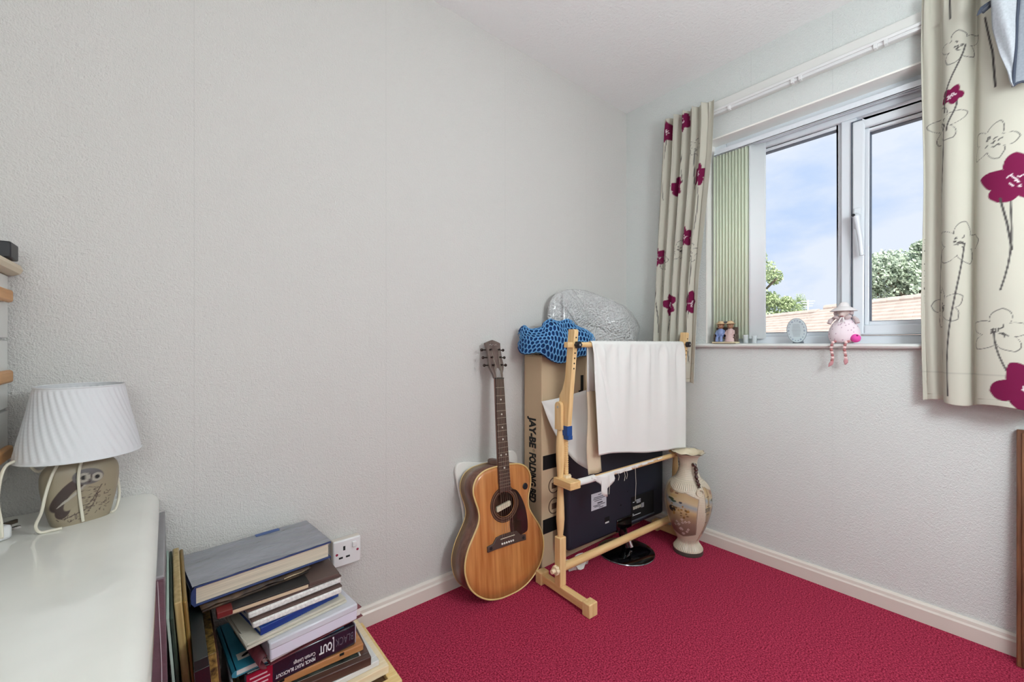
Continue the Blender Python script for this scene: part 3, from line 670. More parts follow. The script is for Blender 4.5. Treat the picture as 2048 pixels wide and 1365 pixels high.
flat_frame('framed_picture', 'thin white frame under the dark brown frame in the stack', (-1.93, -.292), (-1.614, -.289), .25, .0605, .0155, .02, M_white, mat('blue grey print', (150, 162, 178), .5))
flat_frame('framed_picture', 'dark brown picture frame with white slip lying in the stack', (-1.92, -.272), (-1.640, -.294), .24, .0765, .0245, .022, wood('dark brown moulding', (70, 48, 42), (96, 70, 62), 0, .3), mat('dark picture glass', (58, 62, 60), .12, noise=(22, 0, (112, 116, 106))), M_paper)
t, L = stack_item('wooden_plank', 'orange brown wooden panel lying under the dark shiny package', 'wood', (-1.915, -.247), (-1.648, -.256), .1015)
box('board', (0, 0, 0), (L, .215, .020), wood('orange wood', (186, 124, 72), (206, 146, 94), 0), t, .003)
for x in (.05, .2): MB().box((x, -.0005, .012), (x+.012, .004, .019)).build('notch', M_black, t)

# shiny package with its printed side
t, L = stack_item('curtain_lining_package', 'dark shiny package with white printed lettering and red corner panel', 'package', (-1.942, -.261), (-1.668, -.249), .1222)
PH = .062
M_pack = mat('dark violet glossy film', (40, 34, 50), .14, coat=.5, noise=(14, .35), bump=(40, .25, .003))
box('pack', (0, 0, 0), (L, .215, PH), M_pack, t, .006)
box('clear_end', (L-.004, .003, .003), (L+.0022, .212, PH-.003), mat('clear film end', (206, 210, 224), .1, coat=.5), t, .003)
rp = box('red_panel', (.003, -.0012, .004), (.060, .0, PH-.006), mat('crimson print', (168, 28, 58), .25), t)
for k, (xa, xb) in enumerate(((.010, .052), (.008, .050), (.014, .054), (.010, .048))): box('print_line', (xa, -.0018, .010+k*.0105), (xb, -.0011, .0135+k*.0105), mat('pink white print', (236, 196, 204), .4), rp)
RT, UP = (-1, 0, 0), (0, 0, -1)
text('lettering', 'BLACK', t, mat('grey foil print', (104, 98, 112), .4), (L-.008, -.0008, .043), RT, UP, .050, .022)
text('lettering', '[', t, M_whiteink, (.2125, -.0008, .043), RT, UP, .004, .030, .02)
text('lettering', 'OUT', t, M_whiteink, (.207, -.0008, .043), RT, UP, .034, .022, .03)
text('lettering', 'PENCIL PLEAT BLACKOUT', t, M_whiteink, (.163, -.0008, .022), RT, UP, .096, .009, .02)
text('lettering', 'Curtain Linings', t, M_whiteink, (.163, -.0008, .036), RT, UP, .054, .010, .012)

t, L = stack_item('paperback', 'turquoise book lying on the dark package with its cover showing', 'book', (-1.962, -.262), (-1.70, -.245), .1845)
bookparts(t, L, .222, .0165, mat('turquoise cover', (44, 132, 158), .3, noise=(5, 0, (70, 156, 178))), M_pages_w, .0015)
bp_ = box('cover_picture', (.012, .035, .0164), (.05, .062, .0169), mat('cream print', (214, 208, 196), .4), t)
MB().ball((.031, .049, .0169), (.011, .005, .0006), 12, 6, Matrix.Rotation(.5, 3, 'Z')).build('emblem', M_ink, bp_, smooth=True)
t, L = stack_item('ring_binder', 'maroon ring binder with rolled open spine lying in the stack', 'binder', (-1.905, -.300), (-1.650, -.255), .2012)
M_mar = mat('maroon leatherette', (122, 58, 66), .35, noise=(90, .2), bump=(200, .3, .001))
box('cover', (.012, 0, 0), (L, .185, .0025), M_mar, t, .0008); box('cover', (.012, 0, .0275), (L-.004, .185, .030), M_mar, t, .0008)
ring = [(.004+.0165*math.cos(a), .0155+.0155*math.sin(a)) for a in np.linspace(-PI/2, -3*PI/2, 15)]
sp_ = MB(); rows = [[(x, y, z) for x, z in ring] for y in (0, .185)]; sp_.grid(rows); sp_.build('spine', M_mar, t, smooth=True, solid=.0025)
box('pages', (.014, .004, .006), (L-.006, .18, .026), M_pages_w, t)
MB().tube([(.016+.009*math.cos(a), .02, .0155+.010*math.sin(a)) for a in np.linspace(0, 2*PI, 16)], .0012, 6).build('ring', M_chrome, t)
t, L = stack_item('white_box', 'flat glossy white stationery box with clear lid in the stack', 'box', (-1.899, -.329), (-1.684, -.307), .2325)
M_wbox = mat('bluish white card', (222, 222, 236), .18, coat=.4)
box('tray', (0, 0, 0), (L, .165, .036), M_wbox, t, .004)
box('lid', (-.0012, -.0012, .026), (L+.0012, .1662, .0445), mat('clear lid', (232, 233, 240), .08, coat=.6, mix=.3), t, .004)
t, L = stack_item('folder', 'cream card folder with a folded corner above the white box', 'folder', (-1.946, -.322), (-1.705, -.285), .2775)
M_crm = mat('cream card', (206, 200, 184), .6, noise=(30, .06))
box('leaf', (0, 0, 0), (L, .235, .006), M_crm, t, .001); box('leaf', (.004, .003, .0065), (L-.002, .235, .013), M_crm, t, .001)
MB().add([(-.002, -.002, .0120), (.028, 0, .0131), (0, .06, .0131), (.003, .003, .0136)], [(0, 1, 3), (1, 2, 3), (2, 0, 3), (0, 2, 1)]).build('folded_corner', M_crm, t)
t, L = stack_item('blue_book', 'royal blue ring-bound book lying under two white notebooks', 'book', (-1.916, -.307), (-1.722, -.264), .2912)
bookparts(t, L, .17, .018, mat('royal blue cover', (22, 58, 132), .3), M_pages_w, .0015, 'front')
wh = MB()
for k in range(9): wh.tube([(.10+k*.009+.003*math.cos(a), -.002+.003*math.sin(a), .001+.0035*math.sin(a)) for a in np.linspace(0, PI, 6)], .0007, 5)
wh.build('binding_wire', M_chrome, t)
M_speck = mat('speckled white edge', (234, 232, 228), .7, noise=(160, .2)); M_ncov = mat('brown notebook cover', (88, 66, 60), .5)
for FL, FR, z, lab in (((-1.933, -.302), (-1.717, -.287), .3096, 'white-edged notebook with brown cover resting on the blue book'), ((-1.940, -.290), (-1.714, -.271), .3296, 'uppermost white-edged notebook directly under the black photo album')):
    t, L = stack_item('notebook', lab, 'notebook', FL, FR, z, )
    box('cover', (0, .003, .0155), (L, .19, .0190), M_ncov, t, .001); box('pages', (.002, 0, 0), (L-.002, .188, .0153), M_speck, t, .004)
t, L = stack_item('photo_album', 'black photo album with a red leather corner and cream lower edge', 'album', (-1.999, -.283), (-1.722, -.280), .3492)
M_blk = mat('black album cloth', (40, 38, 38), .5, noise=(40, .3))
box('cover', (0, 0, .012), (L*.72, .15, .0165), M_blk, t, .001)
box('cover', (.002, .002, 0), (L, .15, .003), mat('brown album board', (92, 74, 68), .6), t, .001)
box('pages', (.004, .001, .003), (L*.71, .148, .012), mat('cream album leaves', (214, 192, 160), .7), t, .001)
box('endpaper', (L*.72, .004, .003), (L, .15, .0125), mat('brown album board', (92, 74, 68), .6), t, .001)
box('corner_patch', (-.0008, -.0008, .0045), (.030, .03, .0172), mat('red leather', (112, 36, 34), .45), t, .001)
t, L = stack_item('leather_folder', 'worn dark brown leather folder with frayed edge under the large blue album', 'folder', (-2.028, -.262), (-1.785, -.234), .3662)
M_lea = mat('worn brown leather', (38, 28, 24), .55, noise=(45, 0, (96, 74, 56)), bump=(80, .5, .002))
rows = []
for j in range(7):
    rows.append([(L*i/16+.001*math.sin(i*2.1), .17*j/6-(.003*math.sin(i*1.7+1) if j == 0 else 0), .010+.003*math.sin(i*.9+j)*.6) for i in range(17)])
MB().grid(rows).build('flap', M_lea, t, smooth=True, solid=.003)
box('back', (.002, .003, .0), (L-.004, .165, .006), M_lea, t, .002)
MB().tube([(L*.72, -.002, .011), (L*.8, -.004, .013), (L*.9, -.003, .012), (L*.98, .004, .012)], .0022, 6).build('clasp', mat('dull metal', (120, 104, 84), .4, .8), t, smooth=True)
t, L = stack_item('large_album', 'large blue photo album wrapped in crinkled grey film on top of the stack', 'album', (-2.040, -.249), (-1.727, -.216), .3810)
M_bl = mat('blue cloth cover', (44, 62, 112), .5, noise=(120, .15)); AH = .0465
bookparts(t, L, .198, AH, M_bl, M_pages, .004, 'left', .006)
rows = []
for j in range(37):
    rows.append([])
    for i in range(57):
        x = -.004+(L+.006)*i/56; y = .001+.1975*j/36
        z = AH+.0011+.0012*mnoise.noise(Vector((x*26, y*60, 0)))+.0010*mnoise.noise(Vector((x*60+y*90, y*30, 3)))
        rows[-1].append((x, y, max(z, AH+.0003)))
MB().grid(rows).build('film_wrap', FILM, t, smooth=True)
box('cover_strip', (.172, .182, AH+.0012), (.235, .1985, AH+.0022), mat('bare blue cloth', (66, 92, 146), .5), t)
box('wrap_side', (-.0085, .002, .004), (-.0072, .196, AH-.004), mat('dark speckled spine cloth', (20, 32, 44), .5, noise=(140, .5)), t)
sl_ = thing('plastic_wallet', 'grey white plastic wallet standing beside the stack under the turquoise book', 'wallet', (-1.975, -.17, 0))
rows = [[(-1.973+.006*math.sin(z*9)-.01*z, y, z) for y in np.linspace(-.30, -.04, 8)] for z in np.linspace(.0015, .178, 10)]
MB().grid(rows).build('sleeve', mat('cloudy plastic', (196, 198, 204), .25, coat=.3), sl_, smooth=True, world=True, solid=.004)

# ------------------------------------------------------------------ wall socket
so = thing('wall_socket', 'white single switched wall socket above the skirting', 'socket', (-1.622, -.001, .293))
box('back_box', (-.0445, -.024, -.0425), (.0445, .0, .0425), mat('cream back box', (214, 206, 196), .4), so, .003)
box('face_plate', (-.0455, -.032, -.0435), (.0455, -.024, .0435), M_plastic_white, so, .005)
sw = box('switch', (.016, -.037, .012), (.030, -.031, .031), M_plastic_white, so, .002)
for x, z, wx, wz in ((-.010, .016, .0035, .007), (-.021, -.014, .0065, .003), (.002, -.014, .0065, .003)): box('pin_hole', (x-wx, -.0324, z-wz), (x+wx, -.0300, z+wz), M_black, so)
for x in (-.034, .034): MB().cyl((x, -.0328, 0), (x, -.030, 0), .0042, 14).build('screw', M_chrome, so)

# ------------------------------------------------------------------ guitar leaning on the wall, with a white panel behind it
sp_t = thing('moulded_tray', 'white moulded plastic panel with rounded horns standing behind the guitar', 'tray', (-1.02, -.03, 0))
ol = catmull([(-1.13, .0), (-1.145, .15), (-1.155, .30), (-1.178, .42), (-1.186, .475), (-1.170, .503), (-1.130, .503), (-1.06, .488), (-1.0, .485), (-.95, .497), (-.915, .510), (-.880, .508), (-.858, .485), (-.858, .44), (-.885, .30), (-.895, .15), (-.91, .0)], 6, closed=True)
o = MB().prism([tuple(p) for p in ol], -.007, .007, lambda a, b, d: (a, -.034+b*.052+d, b)).build('panel', mat('glossy white plastic', (236, 234, 228), .2), sp_t, .003, smooth=True, world=True)

gt_ = thing('guitar', 'worn acoustic guitar with amber top leaning against the wall', 'guitar', (-1.0488, -.1915, .0005))
gt_.rotation_mode = 'QUATERNION'
gt_.rotation_quaternion = (Matrix.Rotation(-.0285, 4, 'Z') @ Matrix.Rotation(-.119, 4, 'X') @ Matrix.Rotation(.0228, 4, 'Y')).to_quaternion()
gt_.scale = (.985,)*3
half = [(0, 0), (.05, .003), (.10, .017), (.145, .045), (.180, .085), (.197, .135), (.196, .180), (.180, .225), (.155, .265), (.133, .300), (.125, .330), (.129, .362), (.140, .395), (.147, .425), (.143, .455), (.124, .483), (.092, .500), (.05, .507), (0, .509)]
full = half+[(-x, z) for x, z in reversed(half[1:-1])]
OUT = catmull(full, 5, closed=True); nO = len(OUT)
M_top = wood('amber spruce', (178, 110, 56), (210, 146, 86), 2, .28, .4, 9)
M_rosew = wood('dark mahogany', (98, 64, 52), (124, 86, 70), 2, .3, .3)
M_bind = mat('cream binding', (226, 196, 132), .35)
M_board = wood('rosewood fingerboard', (66, 46, 40), (92, 66, 56), 2, .5)
M_pg = mat('dark tortoiseshell pickguard', (46, 32, 30), .18, noise=(24, .4), coat=.5)
SHZ = .353; hole = []
for x, z in OUT:
    a = math.atan2(z-SHZ, x); hole.append((.049*math.cos(a), SHZ+.049*math.sin(a)))
order = sorted(range(nO), key=lambda i: math.atan2(OUT[i][1]-SHZ, OUT[i][0]))
# amber top with a real sound hole; the colour deepens towards the rim as the finish does
rows = []
for f_ in (0, .3, .6, .85, 1.0): rows.append([(hole[i][0]*(1-f_)+OUT[i][0]*f_, 0 if f_ < 1 else .001, hole[i][1]*(1-f_)+OUT[i][1]*f_) for i in list(range(nO))+[0]])
MB().grid(rows).build('top', M_top, gt_, smooth=True, solid=.003)
sd = MB(); sd.grid([[(x, d, z) for x, z in list(OUT)+[OUT[0]]] for d in (.0, .05, .098)]); sd.build('side', M_rosew, gt_, smooth=True, solid=.003)
MB().add([(x, .099, z) for x, z in OUT], [tuple(range(nO))]).build('back', M_rosew, gt_, solid=.003)
MB().tube([(x, -.0005, z) for x, z in list(OUT)+[OUT[0]]], .0032, 6, cap=False).build('binding', M_bind, gt_, smooth=True)
MB().tube([(x, .098, z) for x, z in list(OUT)+[OUT[0]]], .003, 6, cap=False).build('binding', M_bind, gt_, smooth=True)
def annulus(r0, r1, y, n=64):
    m_ = MB(); m_.grid([[(r*math.cos(2*PI*k/n), yy, SHZ+r*math.sin(2*PI*k/n)) for k in range(n+1)] for r, yy in ((r0, y), (r1, y), (r1, .0))]); return m_
ros = annulus(.050, .071, -.0022).build('rosette', mat('dark rosette', (62, 40, 34), .4), gt_)
annulus(.0555, .0575, -.0029).build('rosette_line', mat('rosette line', (150, 116, 84), .4), ros); annulus(.0655, .067, -.0029).build('rosette_line', mat('rosette line', (150, 116, 84), .4), ros)
pk = MB(); pk.prism([(x, z) for x, z in ((-.036, SHZ-.019), (-.032, SHZ-.024), (.033, SHZ-.010), (.037, SHZ-.004), (.036, SHZ+.008), (.031, SHZ+.011), (-.034, SHZ-.003))], .004, .016, lambda a, b, d: (a, d, b-.004)).build('pickup', mat('cream pickup', (222, 212, 186), .35), gt_, .002)
pgp = catmull([(.030, .405), (.060, .400), (.085, .368), (.105, .320), (.113, .270), (.112, .232), (.100, .220), (.060, .214), (.028, .222), (.022, .240), (.022, .285), (.046, .300), (.066, .325), (.072, .353), (.064, .382), (.046, .397)], 5, closed=True)
MB().prism([tuple(p) for p in pgp], -.0042, -.0016, lambda a, b, d: (a, d, b)).build('pickguard', M_pg, gt_)
jk = MB(); jk.tube([(.112, -.001, .405), (.112, -.006, .405)], .0135, 20); jk.build('control_knob', M_dark, gt_, .002)
br = [(-.097, .190), (-.097, .212), (-.070, .216), (-.052, .236), (-.030, .2395), (.030, .2395), (.052, .236), (.070, .216), (.097, .212), (.097, .190), (.066, .192), (-.066, .192)]
bg_ = MB().prism(br, -.009, -.001, lambda a, b, d: (a, d, b)).build('bridge', mat('grey brown bridge', (78, 64, 58), .4), gt_, .0015)
box('saddle', (-.036, -.0125, .224), (.036, -.009, .2275), mat('bone', (206, 196, 176), .4), bg_, .001)
for k in range(6):
    MB().ball((-.0275+.011*k, -.0095, .206), .0042, 10, 6).build('bridge_pin', mat('white pin', (238, 234, 224), .3), bg_, smooth=True)
for x in (-.082, .082): MB().cyl((x, -.0098, .203), (x, -.009, .203), .0065, 14).build('bolt_cap', M_dark, bg_)
MB().add(*(lambda n: ([(.0215, 0, .508), (-.0215, 0, .508), (-.027, .0, .515)]*0, []))(0))
nk = MB(); rows = []
for z, w_, d_ in ((.44, .028, .022), (.50, .0275, .024), (.52, .027, .021), (.70, .0245, .0195), (.84, .022, .018), (.868, .0215, .018)):
    rows.append([(w_*math.cos(a), -.006+d_*max(math.sin(a), 0)*1.0, z) for a in np.linspace(0, PI, 13)])
nk.grid(rows); nk.build('neck', M_rosew, gt_, smooth=True, solid=.002)
MB().box((-.016, .0, .495), (.016, .09, .53)).build('heel', M_rosew, gt_, .008)
fb = MB(); fb.add([(-.0285, -.0125, .405), (.0285, -.0125, .405), (.0285, -.004, .405), (-.0285, -.004, .405), (-.0215, -.0125, .8656), (.0215, -.0125, .8656), (.0215, -.004, .8656), (-.0215, -.004, .8656)],
    [(0,1,2,3), (4,7,6,5), (0,4,5,1), (1,5,6,2), (2,6,7,3), (3,7,4,0)]); fbo = fb.build('fingerboard', M_board, gt_, .001)
M_fret = mat('fret wire', (188, 176, 158), .3, .9)
for k in range(1, 21):
    z = .8656-.645*(1-2**(-k/12)); w_ = .0215+(.0285-.0215)*(.8656-z)/.46
    if z > .407: MB().box((-w_, -.0138, z-.0009), (w_, -.0122, z+.0009)).build('fret', M_fret, fbo)
for k, xs in ((3, (0,)), (5, (0,)), (7, (0,)), (9, (0,)), (12, (-.013, .013)), (15, (0,))):
    za = .8656-.645*(1-2**(-k/12)); zb = .8656-.645*(1-2**(-(k-1)/12))
    for x in xs: MB().cyl((x, -.0131, (za+zb)/2), (x, -.012, (za+zb)/2), .0038, 12).build('inlay', mat('pearl dot', (232, 228, 216), .25), fbo)
box('nut', (-.0218, -.0155, .8656), (.0218, -.004, .8706), mat('black nut', (24, 22, 24), .4), gt_, .001)
hs = MB(); hp = [(-.0215, .868), (-.024, .885), (-.036, .915), (-.0375, .93), (-.0345, .96), (-.036, 1.0), (-.039, 1.022), (-.030, 1.026), (-.014, 1.032), (0, 1.036), (.014, 1.032), (.030, 1.026), (.039, 1.022), (.036, 1.0), (.0345, .96), (.0375, .93), (.036, .915), (.024, .885), (.0215, .868)]
tilt = lambda a, b, d: (a, d+(b-.868)*.20, b)
hso = hs.prism(hp, -.008, .008, tilt).build('headstock', wood('grey brown headstock', (92, 76, 70), (118, 100, 92), 2, .25, .4), gt_, .002)
MB().prism([(-.012, .872), (.012, .872), (.011, .898), (.004, .912), (-.004, .912), (-.011, .898)], -.0098, -.0075, tilt).build('truss_cover', mat('pale truss cover', (150, 144, 142), .3), hso, .001)
em = MB(); em.tube([tilt(x, z, -.0092) for x, z in ((-.022, 1.012), (-.016, 1.016), (-.010, 1.010), (-.004, 1.015), (.004, 1.011), (.012, 1.014), (.022, 1.010))], .0012, 5); em.build('emblem', mat('silver inlay', (196, 190, 184), .3, .6), hso)
M_tune = mat('dark tuner metal', (58, 48, 44), .35, .8)
for k in range(3):
    for s_ in (-1, 1):
        z = .925+.0335*k; g_ = MB(); g_.tube([tilt(s_*.022, z, -.007), tilt(s_*.022, z, -.019)], .0038, 10); g_.build('string_post', M_tune, hso)
        g_ = MB(); g_.tube([tilt(s_*.034, z, .004), tilt(s_*.050, z, .004)], .0028, 8); q = tilt(s_*.056, z, .004); g_.ball(q, (.0075, .0038, .0065), 12, 8); g_.build('tuning_peg', M_tune, hso, smooth=True)
M_str = mat('steel string', (176, 166, 150), .3, .9)
for k in range(6):
    u_ = k/5-.5
    MB().tube([(u_*.055, -.0100, .206), (u_*.055, -.0138, .2257), (u_*.036, -.0165, .8680), tilt((-.022 if k < 3 else .022)*.8, .925+.0335*(k if k < 3 else 5-k), -.013)], .0006, 4).build('string', M_str, gt_)

# ------------------------------------------------------------------ tall cardboard box
M_card = mat('brown cardboard', (212, 186, 152), .8, noise=(3, .10), bump=(40, .1, .002))
cb = thing('cardboard_box', 'tall narrow cardboard box with black lettering standing between guitar and wooden stand', 'box', (-.47, -.07, 0))
BX0, BX1, BY, BZ = -.818, -.06, -.137, .938
box('body', (BX0, BY, .001), (BX1, -.019, BZ), M_card, cb, .004, world=True)
box('flap', (BX0+.003, BY+.003, BZ), (BX1, -.075, BZ+.004), M_card, cb, .001, world=True); box('flap', (BX0+.003, -.071, BZ), (BX1, -.020, BZ+.004), M_card, cb, .001, world=True)
DN, FR3 = (0, 0, -1), (0, -1, 0)
text('lettering', 'JAY-BE', cb, M_ink, (BX0-.0006, -.057, .664), DN, FR3, .140, .041, .05, world=True)
text('lettering', '\u00ae', cb, mat('olive print', (92, 88, 56), .7), (BX0-.0006, -.077, .519), DN, FR3, .014, .016, .0, world=True)
text('lettering', 'FOLDING BED', cb, M_ink, (BX0-.0006, -.057, .500), DN, FR3, .222, .041, .05, world=True)
text('lettering', 'J', cb, M_ink, (-.578, BY-.0006, .778), (1, 0, 0), (0, 0, 1), .036, .062, .05, world=True)
text('lettering', 'AY-BE', cb, M_ink, (-.525, BY-.0006, .778), (1, 0, 0), (0, 0, 1), .27, .062, .04, world=True)
for x0, z0, x1, z1 in ((-.812, .434, -.70, .497), (-.812, .150, -.70, .214)): box('black_band', (x0, BY-.0008, z0), (x1+.45, BY+.002, z1), M_ink, cb, world=True)
M_prn = mat('brown print', (92, 66, 50), .7)
for zc_ in (.355, .262):
    MB().tube([(-.742+.034*math.cos(a), BY-.0006, zc_+.034*math.sin(a)) for a in np.linspace(0, 2*PI, 33)], .0022, 5, cap=False).build('stamp', M_prn, cb, world=True)
    MB().box((-.757, BY-.0012, zc_-.014), (-.727, BY-.0002, zc_+.012)).build('stamp', M_prn, cb, world=True)
MB().grid([[(-.806+.02*i, -.10+.02*j, BZ+.0065+.004*math.sin(i*1.3+j)) for i in range(5)] for j in range(3)]).build('torn_tape', mat('tan tape', (186, 150, 108), .3), cb, world=True, solid=.001)

# ------------------------------------------------------------------ bubble-wrapped bundle on the box
bw = thing('bubble_wrapped_bundle', 'rounded bundle in clear bubble wrap standing on the cardboard box', 'package', (-.4, -.09, .94))
o2 = catmull([(-.70, .945), (-.697, 1.03), (-.695, 1.11), (-.685, 1.177), (-.665, 1.214), (-.617, 1.247), (-.538, 1.266), (-.444, 1.272), (-.36, 1.252), (-.27, 1.226), (-.19, 1.20), (-.11, 1.155), (-.062, 1.10), (-.055, 1.05), (-.085, .985), (-.12, .946), (-.25, .945), (-.42, .945), (-.6, .945)], 8, closed=True)
cen = np.array([-.40, 1.08]); rows = []
for s_, dep in ((0.02, 1.0), (.3, .99), (.55, .96), (.78, .87), (.92, .70), (.985, .48), (1.0, .30), (.99, .16), (.95, .06), (.8, 0), (.02, 0)):
    row = []
    for p in list(o2)+[o2[0]]:
        q = cen+(p-cen)*s_; nv = mnoise.noise(Vector((q[0]*7, q[1]*7, 1)))*.014+mnoise.noise(Vector((q[0]*18+q[1]*9, q[1]*6, 5)))*.012+.010*(1-abs(mnoise.noise(Vector((q[0]*16+q[1]*11, q[1]*5, 9)))*2.2))
        thick = .065+.10*min(max((q[0]+.44)/.18, 0), 1)
        yy = -.03-thick*dep + (nv*dep)
        row.append((q[0]+nv*.5*(1-s_), min(yy, -.028), max(q[1], .9445)))
    rows.append(row)
M_bub = mat('bubble wrap', (246, 246, 246), .10, coat=1.0, mix=.28)
nt = M_bub.node_tree; pb_ = nt.nodes['Principled BSDF']
vt = N(nt, 'ShaderNodeTexVoronoi'); vt.inputs['Scale'].default_value = 105; t_ = [n for n in nt.nodes if n.type == 'TEX_COORD'][0]; nt.links.new(t_.outputs['Object'], vt.inputs['Vector'])
mth = N(nt, 'ShaderNodeMath', operation='SUBTRACT'); mth.inputs[0].default_value = 1; nt.links.new(vt.outputs['Distance'], mth.inputs[1])
bp = N(nt, 'ShaderNodeBump'); bp.inputs['Strength'].default_value = 1.0; bp.inputs['Distance'].default_value = .012; nt.links.new(mth.outputs[0], bp.inputs['Height']); nt.links.new(bp.outputs[0], pb_.inputs['Normal'])
MB().grid(rows).build('wrapping', M_bub, bw, smooth=True, world=True, sharp=1.5)
# the object inside: a pale rounded board
oi = [tuple(cen+(p-cen)*.86) for p in o2]
MB().prism([(a, max(b, .95)) for a, b in oi], -.072, -.045, lambda a, b, d: (a, d, b)).build('wrapped_board', mat('pale grey board', (206, 206, 204), .6), bw, .01, world=True)
for pts in ([(-.64, -.088, 1.19), (-.58, -.098, 1.13), (-.52, -.098, 1.06), (-.46, -.098, .98)], [(-.625, -.085, 1.23), (-.632, -.095, 1.12), (-.64, -.095, 1.02)]):
    MB().tube(catmull(pts, 6), [.003]*(6*(len(pts)-1)+1), 6).build('fold', M_bub, bw, smooth=True, world=True)

# ------------------------------------------------------------------ blue crochet blanket heaped on the box
cbk = thing('crochet_blanket', 'sky blue openwork crochet blanket heaped over the top of the cardboard box', 'blanket', (-.68, -.08, .94))
rid = [(-0.859,-0.02,1.039),(-0.858,-0.042,1.068),(-0.852,-0.064,1.077),(-0.845,-0.082,1.060),(-0.819,-0.1,1.060),(-0.794,-0.115,1.070),(-0.786,-0.117,1.09),(-0.744,-0.12,1.11),(-0.688,-0.122,1.098),(-0.649,-0.124,1.108),(-0.589,-0.126,1.096),(-0.527,-0.128,1.068),(-0.475,-0.13,1.036)]
low = [(-0.879,-0.04,0.989),(-0.893,-0.073,0.954),(-0.902,-0.107,0.942),(-0.898,-0.135,0.943),(-0.886,-0.16,0.950),(-0.87,-0.18,0.948),(-0.842,-0.182,0.93),(-0.798,-0.183,0.905),(-0.747,-0.184,0.896),(-0.69,-0.186,0.906),(-0.631,-0.187,0.925),(-0.573,-0.189,0.929),(-0.53,-0.19,0.932)]
RID = catmull(rid, 6); LOW = catmull(low, 6); nB = len(RID)
def resample(*cs):
    m_ = sum(cs)/len(cs); l_ = np.concatenate([[0], np.cumsum(np.linalg.norm(np.diff(m_, axis=0), axis=1))]); q = np.linspace(0, l_[-1], nB)
    return [np.stack([np.interp(q, l_, c[:, k]) for k in range(3)], 1) for c in cs]
RID, LOW = resample(RID, LOW)
def bsurf(u, v, off=0.):
    i = min(max(u, 0), .99999)*(nB-1); k = int(i); f = i-k
    r0 = RID[k]*(1-f)+RID[min(k+1, nB-1)]*f; l0 = LOW[k]*(1-f)+LOW[min(k+1, nB-1)]*f
    bk_ = np.array([r0[0]*.94-.03, min(-.03, r0[1]+.02), max(r0[2]-.07, .955)])
    if v < .25: w_ = v/.25; p = bk_*(1-w_)+r0*w_; p = p+np.array([0, 0, .018*math.sin(w_*PI)])
    else:
        w_ = (v-.25)/.75; p = r0*(1-w_)+l0*w_; p = p+np.array([-.010, -.035, .010])*math.sin(w_*PI)**.8
    n_ = mnoise.noise(Vector((u*9, v*4, .3)))*.020+mnoise.noise(Vector((u*5+v*6, v*2, 4)))*.016
    d_ = np.array([-.25, -.9, .35]); m_ = math.sin(min(1, v*1.15)*PI)
    p = p+d_*(n_*m_-off)
    return (p[0], min(p[1], -.022), p[2])
NU, NV = 23, 11; hexv = {}; hv = []; hf = []
def hv_id(a, b):
    k = (round(a*600), round(b*600))
    if k not in hexv: hexv[k] = len(hv); hv.append((a, b))
    return hexv[k]
for j in range(NV):
    for i in range(NU):
        cx = i+.5*(j % 2); cy = j*.866
        hf.append([hv_id(cx+.57735*math.cos(PI/6+PI/3*k), cy+.57735*math.sin(PI/6+PI/3*k)) for k in range(6)])
mbk = MB(); mbk.v = [bsurf(a/NU, b/(NV*.866)) for a, b in hv]; mbk.f = [tuple(f) for f in hf]
M_blue = mat('sky blue yarn', (112, 172, 224), .85, noise=(260, .25), bump=(420, .9, .003), spec=.2)
net = mbk.build('crochet_net', M_blue, cbk, world=True)
md = net.modifiers.new('wire', 'WIREFRAME'); md.thickness = .0072; md.use_boundary = True; md.use_even_offset = False; md.use_relative_offset = False
md = net.modifiers.new('sub', 'SUBSURF'); md.levels = 1; md.render_levels = 1
MB().grid([[bsurf(.025+.95*i/60, .955*j/30, .012) for i in range(61)] for j in range(31)]).build('under_layer', mat('shaded blue yarn', (26, 70, 132), .9, noise=(200, .35), bump=(300, .8, .003)), cbk, smooth=True, world=True, solid=.004, sharp=1.5)  # folded layers beneath; their shade is put into the darker blue

